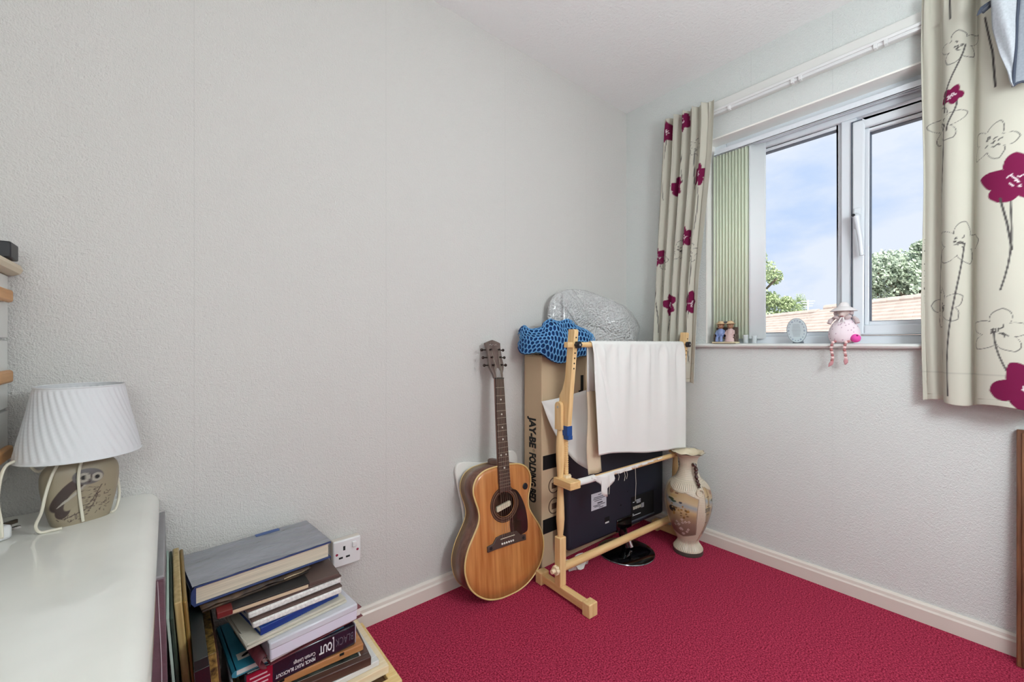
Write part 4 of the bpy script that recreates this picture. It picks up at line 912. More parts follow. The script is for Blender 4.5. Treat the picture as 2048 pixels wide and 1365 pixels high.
# ------------------------------------------------------------------ standing wooden tapestry frame
qf = thing('tapestry_frame', 'floor-standing beech needlework frame with adjustable arms and three rails', 'wooden stand', (-.89, -.318, 0), -math.radians(2.2))
M_knob = mat('black knob', (24, 26, 34), .3)
M_scr = mat('screw metal', (206, 200, 190), .3, .8)
for X, inn in ((0, 1), (.818, -1)):
    yf_ = -.150 if inn == 1 else -.050
    box('foot', (X-.0145, yf_, .010), (X+.0145, .112, .042), M_beech_y, qf, .003)
    for y in (yf_-.022, .090): box('foot_cap', (X-.0225, y, 0.0003), (X+.0225, y+.036, .050), M_beech, qf, .003)
    MB().prism([(-.0165, -.0165), (.0165, -.0165), (.0165, .0165), (-.0165, .0165)], .042, .232, lambda a, b, d: (X+a, b, d)).build('post', M_beech, qf, .003)
    MB().lathe([(.0, .228), (.0115, .228), (.011, .240), (.0135, .262), (.0165, .300), (.0155, .345), (.0125, .40), (.0115, .43), (.0125, .47), (.0165, .53), (.0175, .575), (.0155, .62), (.0125, .65), (.012, .672), (.0, .673)], 24, (X, 0, 0)).build('spindle', M_beech, qf, smooth=True)
    pp = [(-.018, .655), (.018, .655), (.018, .752), (.013, .762), (0, .767), (-.013, .762), (-.018, .752)]
    px0 = X-.0145 if inn == 1 else X-.0005
    pv = MB().prism(pp, px0, px0+.015, lambda a, b, d: (d, a, b)).build('pivot_plate', M_beech, qf, .002)
    MB().cyl((px0-.001, 0, .745), (px0+.016, 0, .745), .005, 14).build('screw', M_scr, pv)
    ap = [(-.037, .662), (.017, .662), (.008, .790), (-.008, .815), (-.020, .85), (-.024, .87), (-.042, 1.050), (-.070, 1.050), (-.076, 1.045), (-.058, .87), (-.050, .80)]
    xa = X+inn*.002; xb = X+inn*.024
    arm = MB().prism(ap, min(xa, xb), max(xa, xb), lambda a, b, d: (d, a, b)).build('arm', M_beech, qf, .0015)
    for z in (1.018, .958, .938, .918, .898):
        yf = -.076+(1.045-z)*.1029-.0008; MB().cyl(((xa+xb)/2, yf, z), ((xa+xb)/2, yf+.004, z), .0034, 10).build('peg_hole', M_black, arm)
    kb = MB(); xm = (xa+xb)/2
    for k in range(6): a = k*PI/3; kb.cyl((xm+inn*.004+.009*math.cos(a), -.088, .990+.009*math.sin(a)), (xm+inn*.004+.009*math.cos(a), -.073, .990+.009*math.sin(a)), .0055, 10)
    kb.cyl((xm+inn*.004, -.090, .990), (xm+inn*.004, -.070, .990), .010, 18); k_ = kb.build('arm_knob', M_knob, qf)
    MB().cyl((xm+inn*.004, -.0912, .990), (xm+inn*.004, -.088, .990), .004, 12).build('knob_bolt', M_scr, k_)
    # bracket carrying the middle rail, with its wooden lobed nuts
    xl, xh = sorted((X-inn*.022, X+inn*.034))
    box('bracket', (xl, -.078, .436), (xh, .018, .466), M_beech_y, qf, .003)
    if inn == 1:
        for zz in (.430, .470):
            nt_ = MB()
            for k in range(5): a = k*2*PI/5; nt_.cyl((X+.020+.010*math.cos(a), -.018+.010*math.sin(a), zz-.006), (X+.020+.010*math.cos(a), -.018+.010*math.sin(a), zz+.006), .0075, 10)
            nt_.build('lobed_nut', M_pine, qf, .001)
        rod = MB(); rod.tube([(X+.018, -.016, .44), (X+.014, -.012, .70)], .0075, 12)
        for k in range(22): z = .478+k*.0085; rod.tube([(X+.0172-.0001*k, -.0155, z-.002), (X+.0172-.0001*k, -.0155, z+.002)], .0092, 12)
        rod.build('threaded_rod', M_beech, qf)
        tp = MB(); tp.box((X-.001, -.0395, .634), (X+.0265, .017, .672)); tp.box((X+.004, -.0405, .618), (X+.0275, -.010, .634)); tp.build('tape', mat('blue tape', (22, 72, 140), .35), qf, .001)
        nb_ = MB()
        for k in range(6): a = k*PI/3; nb_.cyl((X-.032, .011*math.cos(a), .105+.011*math.sin(a)), (X-.018, .011*math.cos(a), .105+.011*math.sin(a)), .0075, 10)
        nb_.cyl((X-.048, 0, .105), (X-.016, 0, .105), .0085, 16); nb_.build('lobed_knob', M_pine, qf, .001)
MB().cyl((.014, 0, .105), (.806, 0, .105), .0165, 24).build('lower_rail', M_beech_x, qf, smooth=True)
MB().cyl((.03, -.060, .452), (.795, -.060, .452), .0105, 20).build('middle_rail', M_beech_x, qf, smooth=True)
MB().cyl((.02, -.055, .990), (.80, -.055, .990), .0105, 20).build('top_rail', M_beech_x, qf, smooth=True)
for xa, xb in ((-.024, .03), (.788, .842)): box('rail_end', (xa, -.066, .979), (xb, -.044, 1.001), M_beech_x, qf, .002)

# cloth on the frame
dc_ = thing('draped_cloth', 'cream calico cloth hanging over the top rail of the needlework frame', 'cloth', (-.89, -.318, 0), -math.radians(2.2))
M_calico = mat('cream calico', (248, 248, 245), .85, spec=.15, bump=(900, .15, .0008))
nt = M_calico.node_tree; tl = N(nt, 'ShaderNodeBsdfTranslucent'); tl.inputs[0].default_value = S(240, 230, 208); ms = N(nt, 'ShaderNodeMixShader'); ms.inputs[0].default_value = .18
nt.links.new(nt.nodes['Principled BSDF'].outputs[0], ms.inputs[1]); nt.links.new(tl.outputs[0], ms.inputs[2]); nt.links.new(ms.outputs[0], nt.nodes['Material Output'].inputs[0])
rows = []
def fold(u, h):   # u along the rail, h 0 at rail .. 1 at hem
    f = .0085*math.sin(u*38+1.5*h)*math.exp(-1.6*h)*min(1, h*9)+.006*math.sin(u*85+2+2*h)*math.exp(-3.2*h)*min(1, h*12)+.003*math.sin(u*140+h)*math.exp(-6*h)+.006*math.sin(u*12+h*2.0)*h
    dg_ = abs((u-.02-.13*h)); f -= .009*math.exp(-(dg_/.010)**2)*math.exp(-2.2*(h-.25)**2*4)
    return f
for k in range(7):     # short tail behind the rail, over the top
    a = PI*(k/6); rows.append([(.109+.673*i/110, -.055+.0135*math.cos(a)-.0, .9905+.0145*math.sin(a)+.0006*math.sin(i*1.7)) for i in range(111)])
back = [[(.109+.673*i/110, -.0415+.002*math.sin(i*.3), z) for i in range(111)] for z in (.80, .90, .96)]
front = []
for j in range(1, 50):
    h = j/49; row = []
    for i in range(111):
        u = i/110; x = .109+.673*u+.018*h*(1-u)*(1 if u < .08 else math.exp(-(u-.08)*6)); zb = .549-.074*u+.004*math.sin(u*9)
        row.append((x, -.0695-.010*h+fold(u*.673, h)*(-1), .9905-(.9905-zb)*h))
    front.append(row)
fp = MB().grid(back+rows+front).build('front_panel', M_calico, dc_, smooth=True, solid=.0012, sharp=1.5)
hem = MB().tube([(x, y-.0012, z+.006) for x, y, z in front[-1]], .0011, 5).build('hem', M_calico, dc_)
rs = [[(.112+.005*math.sin(z*20)+(.082*i/8), -.030-.004*math.sin(i*.9+z*8)-.018*(1-(z-.46)/.53), z) for i in range(9)] for z in np.linspace(.464, .985, 24)]
MB().grid(rs).build('rear_strip', mat('shaded calico', (214, 194, 166), .85), dc_, smooth=True, solid=.001)  # back of the same cloth; its shade is painted in as tan
W2L = lambda p: ((p[0]+.89)*math.cos(math.radians(2.2))-(p[1]+.318)*math.sin(math.radians(2.2)), (p[0]+.89)*math.sin(math.radians(2.2))+(p[1]+.318)*math.cos(math.radians(2.2)), p[2])
tE = catmull([(-.830, -.147, .742), (-.765, -.21, .762), (-.690, -.315, .805)], 8); bE = catmull([(-.830, -.147, .742), (-.802, -.19, .619), (-.780, -.28, .512), (-.742, -.340, .470)], 8)
tE = np.array([tE[min(int(k*(len(tE)-1)/24), len(tE)-1)] for k in range(25)]); bE = np.array([bE[k] for k in range(25)])
tE = np.stack([np.interp(np.linspace(0, 1, 25), np.linspace(0, 1, 17), catmull([(-.830, -.147, .742), (-.765, -.21, .762), (-.690, -.315, .805)], 8)[:, k]) for k in range(3)], 1)
rows = []
for j in range(15):
    v = j/14; rows.append([W2L(tuple(tE[k]*(1-v)+bE[k]*v+np.array([-.4, -.6, 0])*.010*math.sin(v*9+k*.12)*math.sin(v*PI)*(k/24))) for k in range(25)])
MB().grid(rows).build('side_flap', mat('white cotton flap', (232, 230, 226), .85), dc_, smooth=True, solid=.001, sharp=1.5)
# off-cut of the same cloth stapled along the middle rail
rm = thing('cloth_offcut', 'frayed strip of cream cloth wound on the middle rail of the needlework frame', 'cloth', (-.89, -.318, 0), -math.radians(2.2))
MB().tube([(x, -.060, .4525+.0006*math.sin(x*50)) for x in np.linspace(.038, .13, 12)], .0135, 14).build('wrapping', M_calico, rm, smooth=True)
rows = []
for j in range(6):
    v = j/5; rows.append([])
    for i in range(81):
        u = i/80; x = .10+.50*u; dpt = .005+max(0, .085*(1-abs(u-.17)/.11))+.020*(1-u)*math.sin(u*PI)**.5
        rows[-1].append((x+.012*v*math.sin(i), -.0725-.004*v*math.sin(i*.7), .4635-v*dpt-.010*0))
MB().grid(rows).build('strip', M_calico, rm, smooth=True, solid=.001)
M_thread = mat('loose thread', (232, 226, 210), .8)
for x, l in ((.20, .075), (.375, .155), (.26, .03), (.30, .04), (.315, .035)):
    z0 = .462 if l > .1 else .452; MB().tube([(x, -.078, z0), (x+.003, -.080, z0-l*.5), (x-.001, -.079, z0-l)], .0008, 4).build('thread', M_thread, rm)

# ------------------------------------------------------------------ television seen from behind
tv = thing('television', 'black flat television seen from the back on a round glossy foot behind the wooden rails', 'television', (-.404, -.262, 0), -math.radians(2.6))
M_tv = mat('matt blue black plastic', (34, 37, 50), .5, bump=(500, .1, .0008)); M_gl = mat('gloss black', (8, 8, 10), .06, coat=.6)
body = MB(); rc = .018; Lh, z0, z1 = .353, .092, .522
cn = []
for cx, cz, a0 in ((Lh-rc, z1-rc, 0), (-Lh+rc, z1-rc, PI/2), (-Lh+rc, z0+rc, PI), (Lh-rc, z0+rc, 1.5*PI)):
    for k in range(6): a = a0+k*PI/10; cn.append((cx+rc*math.cos(a), cz+rc*math.sin(a)))
body.prism(cn, .008, .055, lambda a, b, d: (a, d, b)).build('back_shell', M_tv, tv, .012)
MB().prism([(a*1.012, (b-.307)*1.02+.307) for a, b in cn], .050, .066, lambda a, b, d: (a, d, b)).build('bezel', M_gl, tv, .003)
box('screen', (-Lh+.02, .0655, z0+.03), (Lh-.02, .0668, z1-.02), mat('screen glass', (10, 11, 13), .1), tv)
st_ = box('rating_label', (-.210, .0065, .237), (-.108, .0085, .312), mat('pale label', (206, 208, 216), .5), tv)
for k, (xa, xb, z) in enumerate(((-.165, -.145, .302), (-.195, -.12, .292), (-.198, -.118, .285), (-.19, -.14, .277), (-.17, -.135, .266), (-.17, -.135, .263), (-.198, -.118, .256), (-.19, -.15, .250), (-.16, -.13, .243))):
    box('print_line', (xa, .0058, z-.0014), (xb, .0066, z+.0014), mat('grey print', (70, 72, 82), .6), st_)
pr_ = MB(); pr_.box((.078, .0055, .120), (.262, .010, .235)); pp_ = pr_.build('port_recess', M_black, tv)
for k in range(4): box('port', (.090+.016*k, .0035, .172), (.102+.016*k, .0060, .186), mat('pale port', (190, 186, 170), .5), pp_)
box('port', (.155, .0035, .168), (.176, .0060, .190), mat('grey port', (150, 150, 154), .4), pp_)
for xa, xb, z in ((.088, .10, .208), (.112, .150, .214), (.115, .150, .207), (.118, .150, .200), (.086, .094, .150), (.086, .150, .143)): box('print_line', (xa, .0044, z-.0016), (xb, .0058, z+.0016), mat('white port print', (210, 212, 216), .5), pp_)
box('recess_lip', (.076, .0035, .112), (.266, .009, .119), mat('grey lip', (84, 88, 98), .4), tv, .002)
box('slot', (-.118, .0066, .158), (-.086, .0086, .184), M_black, tv); box('slot_tab', (-.116, .006, .156), (-.090, .0084, .163), M_plastic_white, tv)
MB().add([(-.010, .0070, .213), (.004, .0070, .213), (-.001, .0070, .222)], [(0, 1, 2)]).build('arrow', M_black, tv)
for x, z in ((.02, .37), (-.08, .33), (.05, .27)): MB().cyl((x, .0068, z), (x, .0085, z), .002, 8).build('screw', M_black, tv)
box('neck_cover', (-.035, .002, .092), (.078, .020, .152), M_gl, tv, .005)
MB().tube([(.01, .012, .10), (.012, -.002, .06), (.014, -.016, .018)], [.024, .020, .020], 16).build('neck', M_gl, tv, smooth=True)
MB().tube([(.016, -.012, .075), (.019, -.026, .050), (.022, -.034, .024)], [.008, .010, .012], 12).build('neck_support', M_chrome, tv, smooth=True)
MB().lathe([(.0, .0005), (.128, .0005), (.131, .004), (.131, .008), (.124, .012), (.08, .016), (.03, .018), (.0, .018)], 64, (0, -.021, 0)).build('round_foot', M_gl, tv, smooth=True)
MB().lathe([(.1312, .002), (.1325, .0045), (.1312, .007)], 64, (0, -.021, 0)).build('foot_rim', mat('clear rim', (150, 154, 160), .1, .8), tv, smooth=True)
ps = thing('paper_scrap', 'crumpled scrap of white paper on the carpet by the television corner', 'paper', (-.690, -.232, 0))
MB().grid([[(-.055+.018*i+.004*math.sin(j), -.02+.012*j, max(.0015, .022+.024*math.sin(i*1.3+j*1.9+.6)-.010*(j == 0))) for i in range(7)] for j in range(5)]).build('sheet', M_paper, ps, solid=.001)

# ------------------------------------------------------------------ tall painted vase
va = thing('floor_vase', 'tall textured oriental vase with painted lake scene standing on the carpet', 'vase', (-.167, -.466, 0))
vp = catmull([(.066, .0), (.0675, .006), (.0665, .018), (.0655, .024), (.060, .032), (.048, .050), (.0465, .058), (.050, .070), (.060, .090), (.078, .130), (.094, .175), (.104, .220), (.1056, .250), (.103, .285), (.093, .318), (.075, .341), (.058, .356), (.047, .378), (.040, .402), (.0395, .422), (.043, .444), (.052, .460), (.064, .470), (.0755, .478)], 6)
ln_ = np.concatenate([[0], np.cumsum(np.hypot(*np.diff(vp, axis=0).T))]); q = np.linspace(0, ln_[-1], 230); VR = np.interp(q, ln_, vp[:, 0]); VZ = np.interp(q, ln_, vp[:, 1])
nth = 330; TH = np.linspace(-PI, PI, nth); face = math.atan2(-1.0+.0, -1.92)     # towards the room
phi = (TH-face+PI) % (2*PI)-PI          # 0 faces the room; negative = towards the wall with the guitar
Zv = np.repeat(VZ[:, None], nth, 1); Ph = np.repeat(phi[None], len(VZ), 0)
SHELL = np.array([lin(214), lin(202), lin(180)]); Cv = np.repeat(np.repeat(SHELL[None, None], len(VZ), 0), nth, 1).copy()
# glazed foot ring
blend(Cv, (Zv < .019)*1., np.array([lin(70), lin(72), lin(66)])); blend(Cv, (Zv > .474)*1., np.array([lin(92), lin(74), lin(48)]))
# painted panels: big one to the guitar side, a second one round the other side
def panel(cp, seed):
    x = (Ph-cp); zc_ = Zv-.205
    top = .325-.020*np.cos(x*2.2)-.085*np.clip(x-.25, 0, 1)**1.1; bot = .092+.030*np.cos(x*3)*0+.02*np.abs(x)
    half_ = .86+.12*np.sin((Zv-.1)*16+seed)
    m = np.minimum(np.minimum((top-Zv)/.003, (Zv-bot)/.003), (half_-np.abs(x))/.03)
    inside = np.clip(m, 0, 1); h = np.clip((Zv-bot)/(top-bot+1e-6), 0, 1)
    col = np.zeros(Cv.shape)
    stops = [(0, (118, 98, 84)), (.3, (142, 120, 104)), (.52, (168, 144, 108)), (.62, (196, 172, 128)), (.74, (150, 162, 168)), (.82, (196, 178, 140)), (1, (176, 146, 106))]
    for k in range(3): col[..., k] = np.interp(h, [s_[0] for s_ in stops], [lin(s_[1][k]) for s_ in stops])
    Cv[:] = Cv*(1-inside[..., None])+col*inside[..., None]
    blend(Cv, (1-np.abs(m)/.8)*.9, np.array([lin(84), lin(66), lin(46)]))
    r_ = np.random.default_rng(seed); M_in = inside > .9
    Px = np.where(M_in, Ph*.1, 9.)
    def dab(u, z, a, b, rgb, k=6): blend(Cv, (1-np.hypot((Px-(cp+u)*.1)/a, (Zv-z)/b))*k, np.array([lin(v_) for v_ in rgb]))
    dab(-.35, .225, .020, .016, (40, 36, 36)); dab(-.30, .232, .012, .007, (54, 46, 44)); dab(-.42, .270, .018, .006, (58, 68, 40)); dab(-.28, .262, .016, .005, (50, 76, 62)); dab(.05, .262, .008, .005, (52, 60, 74)); dab(-.15, .300, .010, .003, (104, 60, 44)); dab(-.45, .305, .014, .012, (150, 112, 84)); dab(-.30, .286, .020, .007, (188, 160, 110))
    for k in range(26): dab(r_.uniform(-.35, .4), r_.uniform(.19, .25), r_.uniform(.003, .007), r_.uniform(.003, .006), random.choice([(150, 112, 52), (108, 84, 50), (176, 150, 100)]))
    for k in range(16):
        u, z = r_.uniform(-.35, .45), r_.uniform(.10, .19)
        for a in range(4): dab(u+.045*math.cos(a*PI/2), z+.004*math.sin(a*PI/2), .0035, .0022, (212, 200, 192))
panel(-.36, 3); panel(1.75, 5); panel(-2.6, 8)
# bamboo stem climbing between the panels
for u0 in (.92, .98):
    stroke(Cv, Ph*.1, Zv, [(u0*.1-.006, .07), (u0*.1+.002, .18), (u0*.1+.004, .33)], .0022, np.array([lin(150), lin(124), lin(82)]))
for z in (.12, .17, .21, .25, .29): stroke(Cv, Ph*.1, Zv, [(.088, z), (.102, z+.001)], .0018, np.array([lin(92), lin(70), lin(44)]))
for z in (.232, .238, .225): stroke(Cv, Ph*.1, Zv, [(.078, z), (.095, z+.004), (.112, z)], .0022, np.array([lin(82), lin(80), lin(70)]))
# raised texture: woven scales on the plain ground, fluting above the foot and at the shoulder
plain = np.clip(1-np.abs(Cv-SHELL).sum(-1)*8, 0, 1)
wv = np.sin(Ph*46+Zv*420)*np.sin(Ph*46-Zv*420); wv = np.where(Zv < .07, np.sin(Ph*48)*1.2, wv); wv = np.where((Zv > .318) & (Zv < .345), np.sin(Ph*60), wv)
body_m = (Zv > .022) & (Zv < .468)
Cv *= (1-.40*np.clip(-wv, 0, 1)*plain*body_m)[..., None]
rim = 1+.035*np.sin(TH*9)[None]*np.clip((Zv-.466)/.012, 0, 1)
Rv = VR[:, None]*rim+.0009*wv*plain*body_m
Pv = np.stack([-.167+Rv*np.cos(TH)[None], -.466+Rv*np.sin(TH)[None], Zv+.004*np.sin(TH*9+1)[None]*np.clip((Zv-.470)/.008, 0, 1)], -1)
# turn the mouth inwards
q = [(.071, .4795), (.056, .470), (.044, .455), (.034, .425), (.033, .395)]
Pin = np.stack([np.stack([-.167+r*(1+.03*np.sin(TH*9)*(r > .06))*np.cos(TH), -.466+r*(1+.03*np.sin(TH*9)*(r > .06))*np.sin(TH), np.full(nth, z)], -1) for r, z in q]); Cin = np.repeat(np.repeat(np.array([lin(226), lin(212), lin(184)])[None, None], len(q), 0), nth, 1)
fast_grid('body', np.concatenate([Pv, Pin]), mat('glazed painted pottery', (255, 255, 255), .3, attr=True, coat=.3), va, np.concatenate([Cv, Cin]))
MB().lathe([(.0, .001), (.066, .001), (.066, .003)], 32).build('underside', M_dark, va)
M_hnd = mat('brown glazed handle', (74, 46, 40), .25, noise=(80, .4), coat=.4); M_ring = mat('shell glaze', (212, 200, 176), .35)
for ph_ in (.55, .55+PI):
    a = face+ph_; d = Vector((math.cos(a), math.sin(a), 0)); tg = Vector((-d.y, d.x, 0)); hm = MB()
    pts = [d*.041+Vector((0,0,.425)), d*.056+Vector((0,0,.428)), d*.064+Vector((0,0,.412)), d*.066+Vector((0,0,.388)), d*.072+Vector((0,0,.366)), d*.084+Vector((0,0,.350)), d*.092+Vector((0,0,.334))]
    hm.tube(catmull([tuple(p) for p in pts], 4), [.007+.0022*math.sin(k*1.9) for k in range(25)], 10)
    hm.ball(tuple(d*.066+Vector((0,0,.41))), .0095, 10, 8); hm.ball(tuple(d*.070+Vector((0,0,.375))), .0085, 10, 8)
    h_ = hm.build('handle', M_hnd, va, smooth=True)
    MB().tube([tuple(d*(.0985+.004*math.sin(t))+tg*.017*math.cos(t)+Vector((0,0,.312+.017*math.sin(t)*.95))-d*.004*math.sin(t)) for t in np.linspace(0, 2*PI, 25)], .0036, 8, cap=False).build('handle_ring', M_ring, h_, smooth=True)

# ------------------------------------------------------------------ things on the window sill
SZ = .9955
M_bear = mat('pottery bear brown', (160, 120, 92), .5); M_bhat = mat('straw hat', (206, 178, 140), .7); M_bench = mat('dark bench wood', (92, 76, 66), .6)
fg = thing('bear_ornament', 'small pottery ornament of two hatted bears sitting on a bench on the sill', 'ornament', (-.009, -.574, SZ))
def FB(y, z, x=0): return (x, -y, z)
bh = MB(); bh.box((.012, -.052, .028), (.018, .052, .078)); bh.box((-.018, -.052, .024), (.018, .052, .030)); bh.box((-.016, -.052, .004), (.016, -.046, .045)); bh.box((-.016, .046, .004), (.016, .052, .045)); bh.build('bench', M_bench, fg, .002)
MB().prism([(-.026, -.056), (.022, -.056), (.022, .056), (-.026, .056)], 0, .008, lambda a, b, d: (a, b, d)).build('plinth', mat('cream plinth', (214, 204, 170), .5), fg, .003)
for s_, cl, nm in ((1, (128, 146, 190), 'blue'), (-1, (206, 178, 174), 'pink')):
    cy = s_*.0225; M_cl = mat('pottery clothes '+nm, cl, .5)
    b_ = MB(); b_.ball((-.004, cy, .048), (.016, .018, .026), 14, 10)
    if s_ > 0:
        for k in (-1, 1): b_.tube([(-.006, cy+k*.008, .034), (-.022, cy+k*.009, .030), (-.024, cy+k*.010, .008)], .0075, 8)
    else: b_.lathe([(.0, .06), (.010, .06), (.020, .030), (.024, .008), (.0, .008)], 16, (-.008, cy, 0))
    for k in (-1, 1): b_.tube([(-.004, cy+k*.014, .062), (-.012, cy+k*.019, .046), (-.018, cy+k*.010, .040)], .0052, 8)
    bo = b_.build('clothed_body', M_cl, fg, smooth=True)
    h_ = MB(); h_.ball((-.006, cy, .084), .0145, 14, 10); h_.ball((-.019, cy, .080), (.007, .0075, .006), 10, 8)
    for k in (-1, 1): h_.ball((-.004, cy+k*.0125, .094), .006, 8, 6)
    h_.build('head', M_bear, fg, smooth=True)
    MB().lathe([(.024, .0935), (.014, .097), (.012, .105), (.0, .108)], 18, (-.004, cy, 0)).build('hat', M_bhat, fg, smooth=True, solid=.0015)
    e_ = MB(); e_.ball((-.0185, cy-.0055, .088), .0016, 6, 5); e_.ball((-.0185, cy+.0055, .088), .0016, 6, 5); e_.ball((-.0262, cy, .082), .002, 6, 5); e_.build('eyes_and_nose', M_ink, fg)
    MB().ball((-.004, cy-s_*.019, .102), .004, 8, 6).build('hat_flower', mat('dark hat flower', (70, 66, 82), .6), fg, smooth=True)
M_clear = mat('clear glass', (235, 240, 242), .05, mix=.62, coat=.5)
for x, y, r, h, lab in ((.02, -.652, .012, .040, 'small clear glass tumbler on the sill beside the bear ornament'), (.045, -.681, .011, .036, 'smallest clear glass on the sill under the white blind slat'), (.02, -.512, .009, .030, 'tiny glass bottle on the sill between curtain and bear ornament')):
    t = thing('glass_tumbler', lab, 'glass', (x, y, SZ)); MB().lathe([(.0, .001), (r*.85, .001), (r, h), (r*.88, h), (r*.75, .005), (.0, .005)], 20).build('glass', M_clear, t, smooth=True)

pq = thing('oval_plaque', 'oval pale grey china plaque with a verse propped on the sill', 'plaque', (.02, -.862, SZ), 0)
pqr = Matrix.Rotation(math.radians(-8), 3, 'Y')
def PQ(y, z, d): v = pqr @ Vector((d, -y, z)); return tuple(v)
M_pq = mat('pale blue china', (204, 216, 220), .25, coat=.3)
ov = [(.0365*math.cos(a), .056+.052*math.sin(a)) for a in np.linspace(0, 2*PI, 48, endpoint=False)]
MB().prism(ov, -.004, .004, PQ).build('disc', M_pq, pq, .0015, smooth=True)
MB().tube([PQ(.0365*math.cos(a), .056+.052*math.sin(a), -.001) for a in np.linspace(0, 2*PI, 49)], .0018, 6, cap=False).build('rim', mat('grey china rim', (132, 142, 152), .3), pq, smooth=True)
M_gp = mat('blue grey print', (86, 100, 112), .5); mt = MB()
for k in range(18):
    a = 2*PI*k/18; mt = MB(); c_ = PQ(.0295*math.cos(a), .056+.0435*math.sin(a), -.0045); mt.ball(c_, (.0008, .0025+.0012*(k % 3 == 0), .0025+.0014*(k % 3 == 0)), 8, 5); mt.build('border_motif', M_gp, pq)
for k in range(9):
    w_ = .017-.001*abs(k-4); z = .082-.0062*k; MB().add([PQ(-w_, z-.0009, -.0046), PQ(w_*.96, z-.0009, -.0046), PQ(w_*.96, z+.0009, -.0046), PQ(-w_, z+.0009, -.0046)], [(0,1,2,3)]).build('verse_line', mat('pale grey print', (150, 160, 166), .5), pq)
MB().prism([(-.020, .0), (.022, .0), (.018, .016), (-.012, .016)], .002, .014, lambda a, b, d: (d, -a, b)).build('stand', mat('grey china stand', (120, 128, 136), .4), pq, .001)

sh = thing('plush_sheep', 'pink white shelf-sitter toy in a sun hat with beaded legs hanging over the sill', 'toy', (.004, -1.028, SZ))
Z_s = np.linspace(0, .104, 70); prr = catmull([(.026, .0), (.043, .006), (.0505, .022), (.0515, .040), (.046, .062), (.034, .084), (.020, .098), (.011, .104)], 8); Rs = np.interp(Z_s, prr[:, 1], prr[:, 0]); T_s = np.linspace(-PI, PI, 121)
Cs = np.repeat(np.repeat(np.array([lin(240), lin(226), lin(232)])[None, None], 70, 0), 121, 1).copy()
for k in range(60):
    r_ = np.random.default_rng(k); t0 = -PI+2*PI*((k*.618) % 1); z0 = .012+.078*r_.random(); dth = (T_s[None]-t0+PI) % (2*PI)-PI
    blend(Cs, (1-np.hypot(dth*Rs[:, None], Z_s[:, None]-z0)/.0024)*4, np.array([lin(186), lin(150), lin(172)]))
Ps = np.stack([.004+Rs[:, None]*.85*np.cos(T_s)[None], -1.028+Rs[:, None]*np.sin(T_s)[None], np.repeat(SZ+.001+Z_s[:, None], 121, 1)], -1)
fast_grid('body', Ps, mat('spotted plush', (255, 255, 255), .9, attr=True, bump=(400, .3, .001)), sh, Cs)
M_fleece = mat('greyish pink fleece', (206, 190, 190), .9, bump=(250, .5, .002)); M_pk = mat('beige pink face', (222, 204, 198), .8)
hd_ = MB(); hd_.ball((-.012, 0, .128), (.019, .0205, .022), 16, 12); hd_.ball((-.026, 0, .114), (.015, .0125, .0115), 14, 10); hd_.build('head', M_pk, sh, smooth=True)
for k in (-1, 1): MB().ball((-.010, k*.024, .124), (.006, .008, .012), 10, 8, Matrix.Rotation(k*.35, 3, 'X')).build('ear', M_fleece, sh, smooth=True)
hatp = [(.044, .129), (.033, .138), (.019, .146), (.016, .156), (.010, .163), (.0, .165)]
MB().lathe(hatp, 28, (-.008, 0, 0)).build('sun_hat', mat('white felt hat', (232, 226, 226), .9), sh, smooth=True, solid=.002)
for k in (-1, 1):
    MB().ball((-.024, k*.017, .104), (.006, .014, .008), 10, 8, Matrix.Rotation(k*.3, 3, 'X')).build('bow_loop', M_fleece, sh, smooth=True)
    MB().tube([(-.030, k*.002, .104), (-.038, k*.006, .094), (-.042, k*.009, .084)], [.003, .0025, .002], 6).build('ribbon_tail', mat('white ribbon', (236, 232, 232), .7), sh, smooth=True)
    MB().tube([(-.006, k*.030, .104), (-.012, k*.042, .092), (-.016, k*.046, .080)], [.006, .008, .0075], 10).build('arm', M_fleece, sh, smooth=True)
    MB().ball((-.0275, k*.0085, .132), .0016, 6, 5).build('eye', M_ink, sh)
MB().ball((-.036, 0, .108), (.004, .006, .0035), 8, 6).build('nose', mat('dusty pink nose', (166, 108, 112), .7), sh, smooth=True)
MB().ball((-.030, -.042, .020), (.016, .0165, .0165), 14, 10).build('pink_purse', mat('hot pink felt', (238, 84, 176), .8), sh, smooth=True)
MB().ball((-.040, -.048, .030), (.003, .004, .003), 8, 6).build('purse_button', mat('dark magenta', (110, 24, 66), .6), sh, smooth=True)
M_b1 = mat('pale pink bead', (240, 206, 204), .3); M_b2 = mat('dusty rose bead', (178, 112, 112), .35)
for y0, n, tw in ((.028, 9, .8), (-.014, 8, -.2)):
    pts = [(-.034, y0-.006, .0075), (-.045, y0-.001, .004)]+[(-.0535, y0+.002*math.sin(k), -.006-.0102*k) for k in range(n-2)]
    cord_ = MB().tube(pts, .0012, 5).build('leg_cord', M_b2, sh)
    for k, p in enumerate(pts): MB().ball(p, (.0062, .0062, .0054) if k % 2 else (.0052, .0056, .0054), 10, 8).build('bead', M_b1 if k % 2 else M_b2, sh, smooth=True)
    p = pts[-1]; f_ = MB(); f_.prism([(-.006, 0), (.004, .001), (.007+tw*.004, -.010), (.004+tw*.010, -.024), (-.006+tw*.006, -.014)], -.007, .007, lambda a, b, d: (p[0]+d, p[1]+a, p[2]-.004+b)); f_.build('hoof', mat('rose felt hoof', (206, 150, 154), .8), sh, .003)

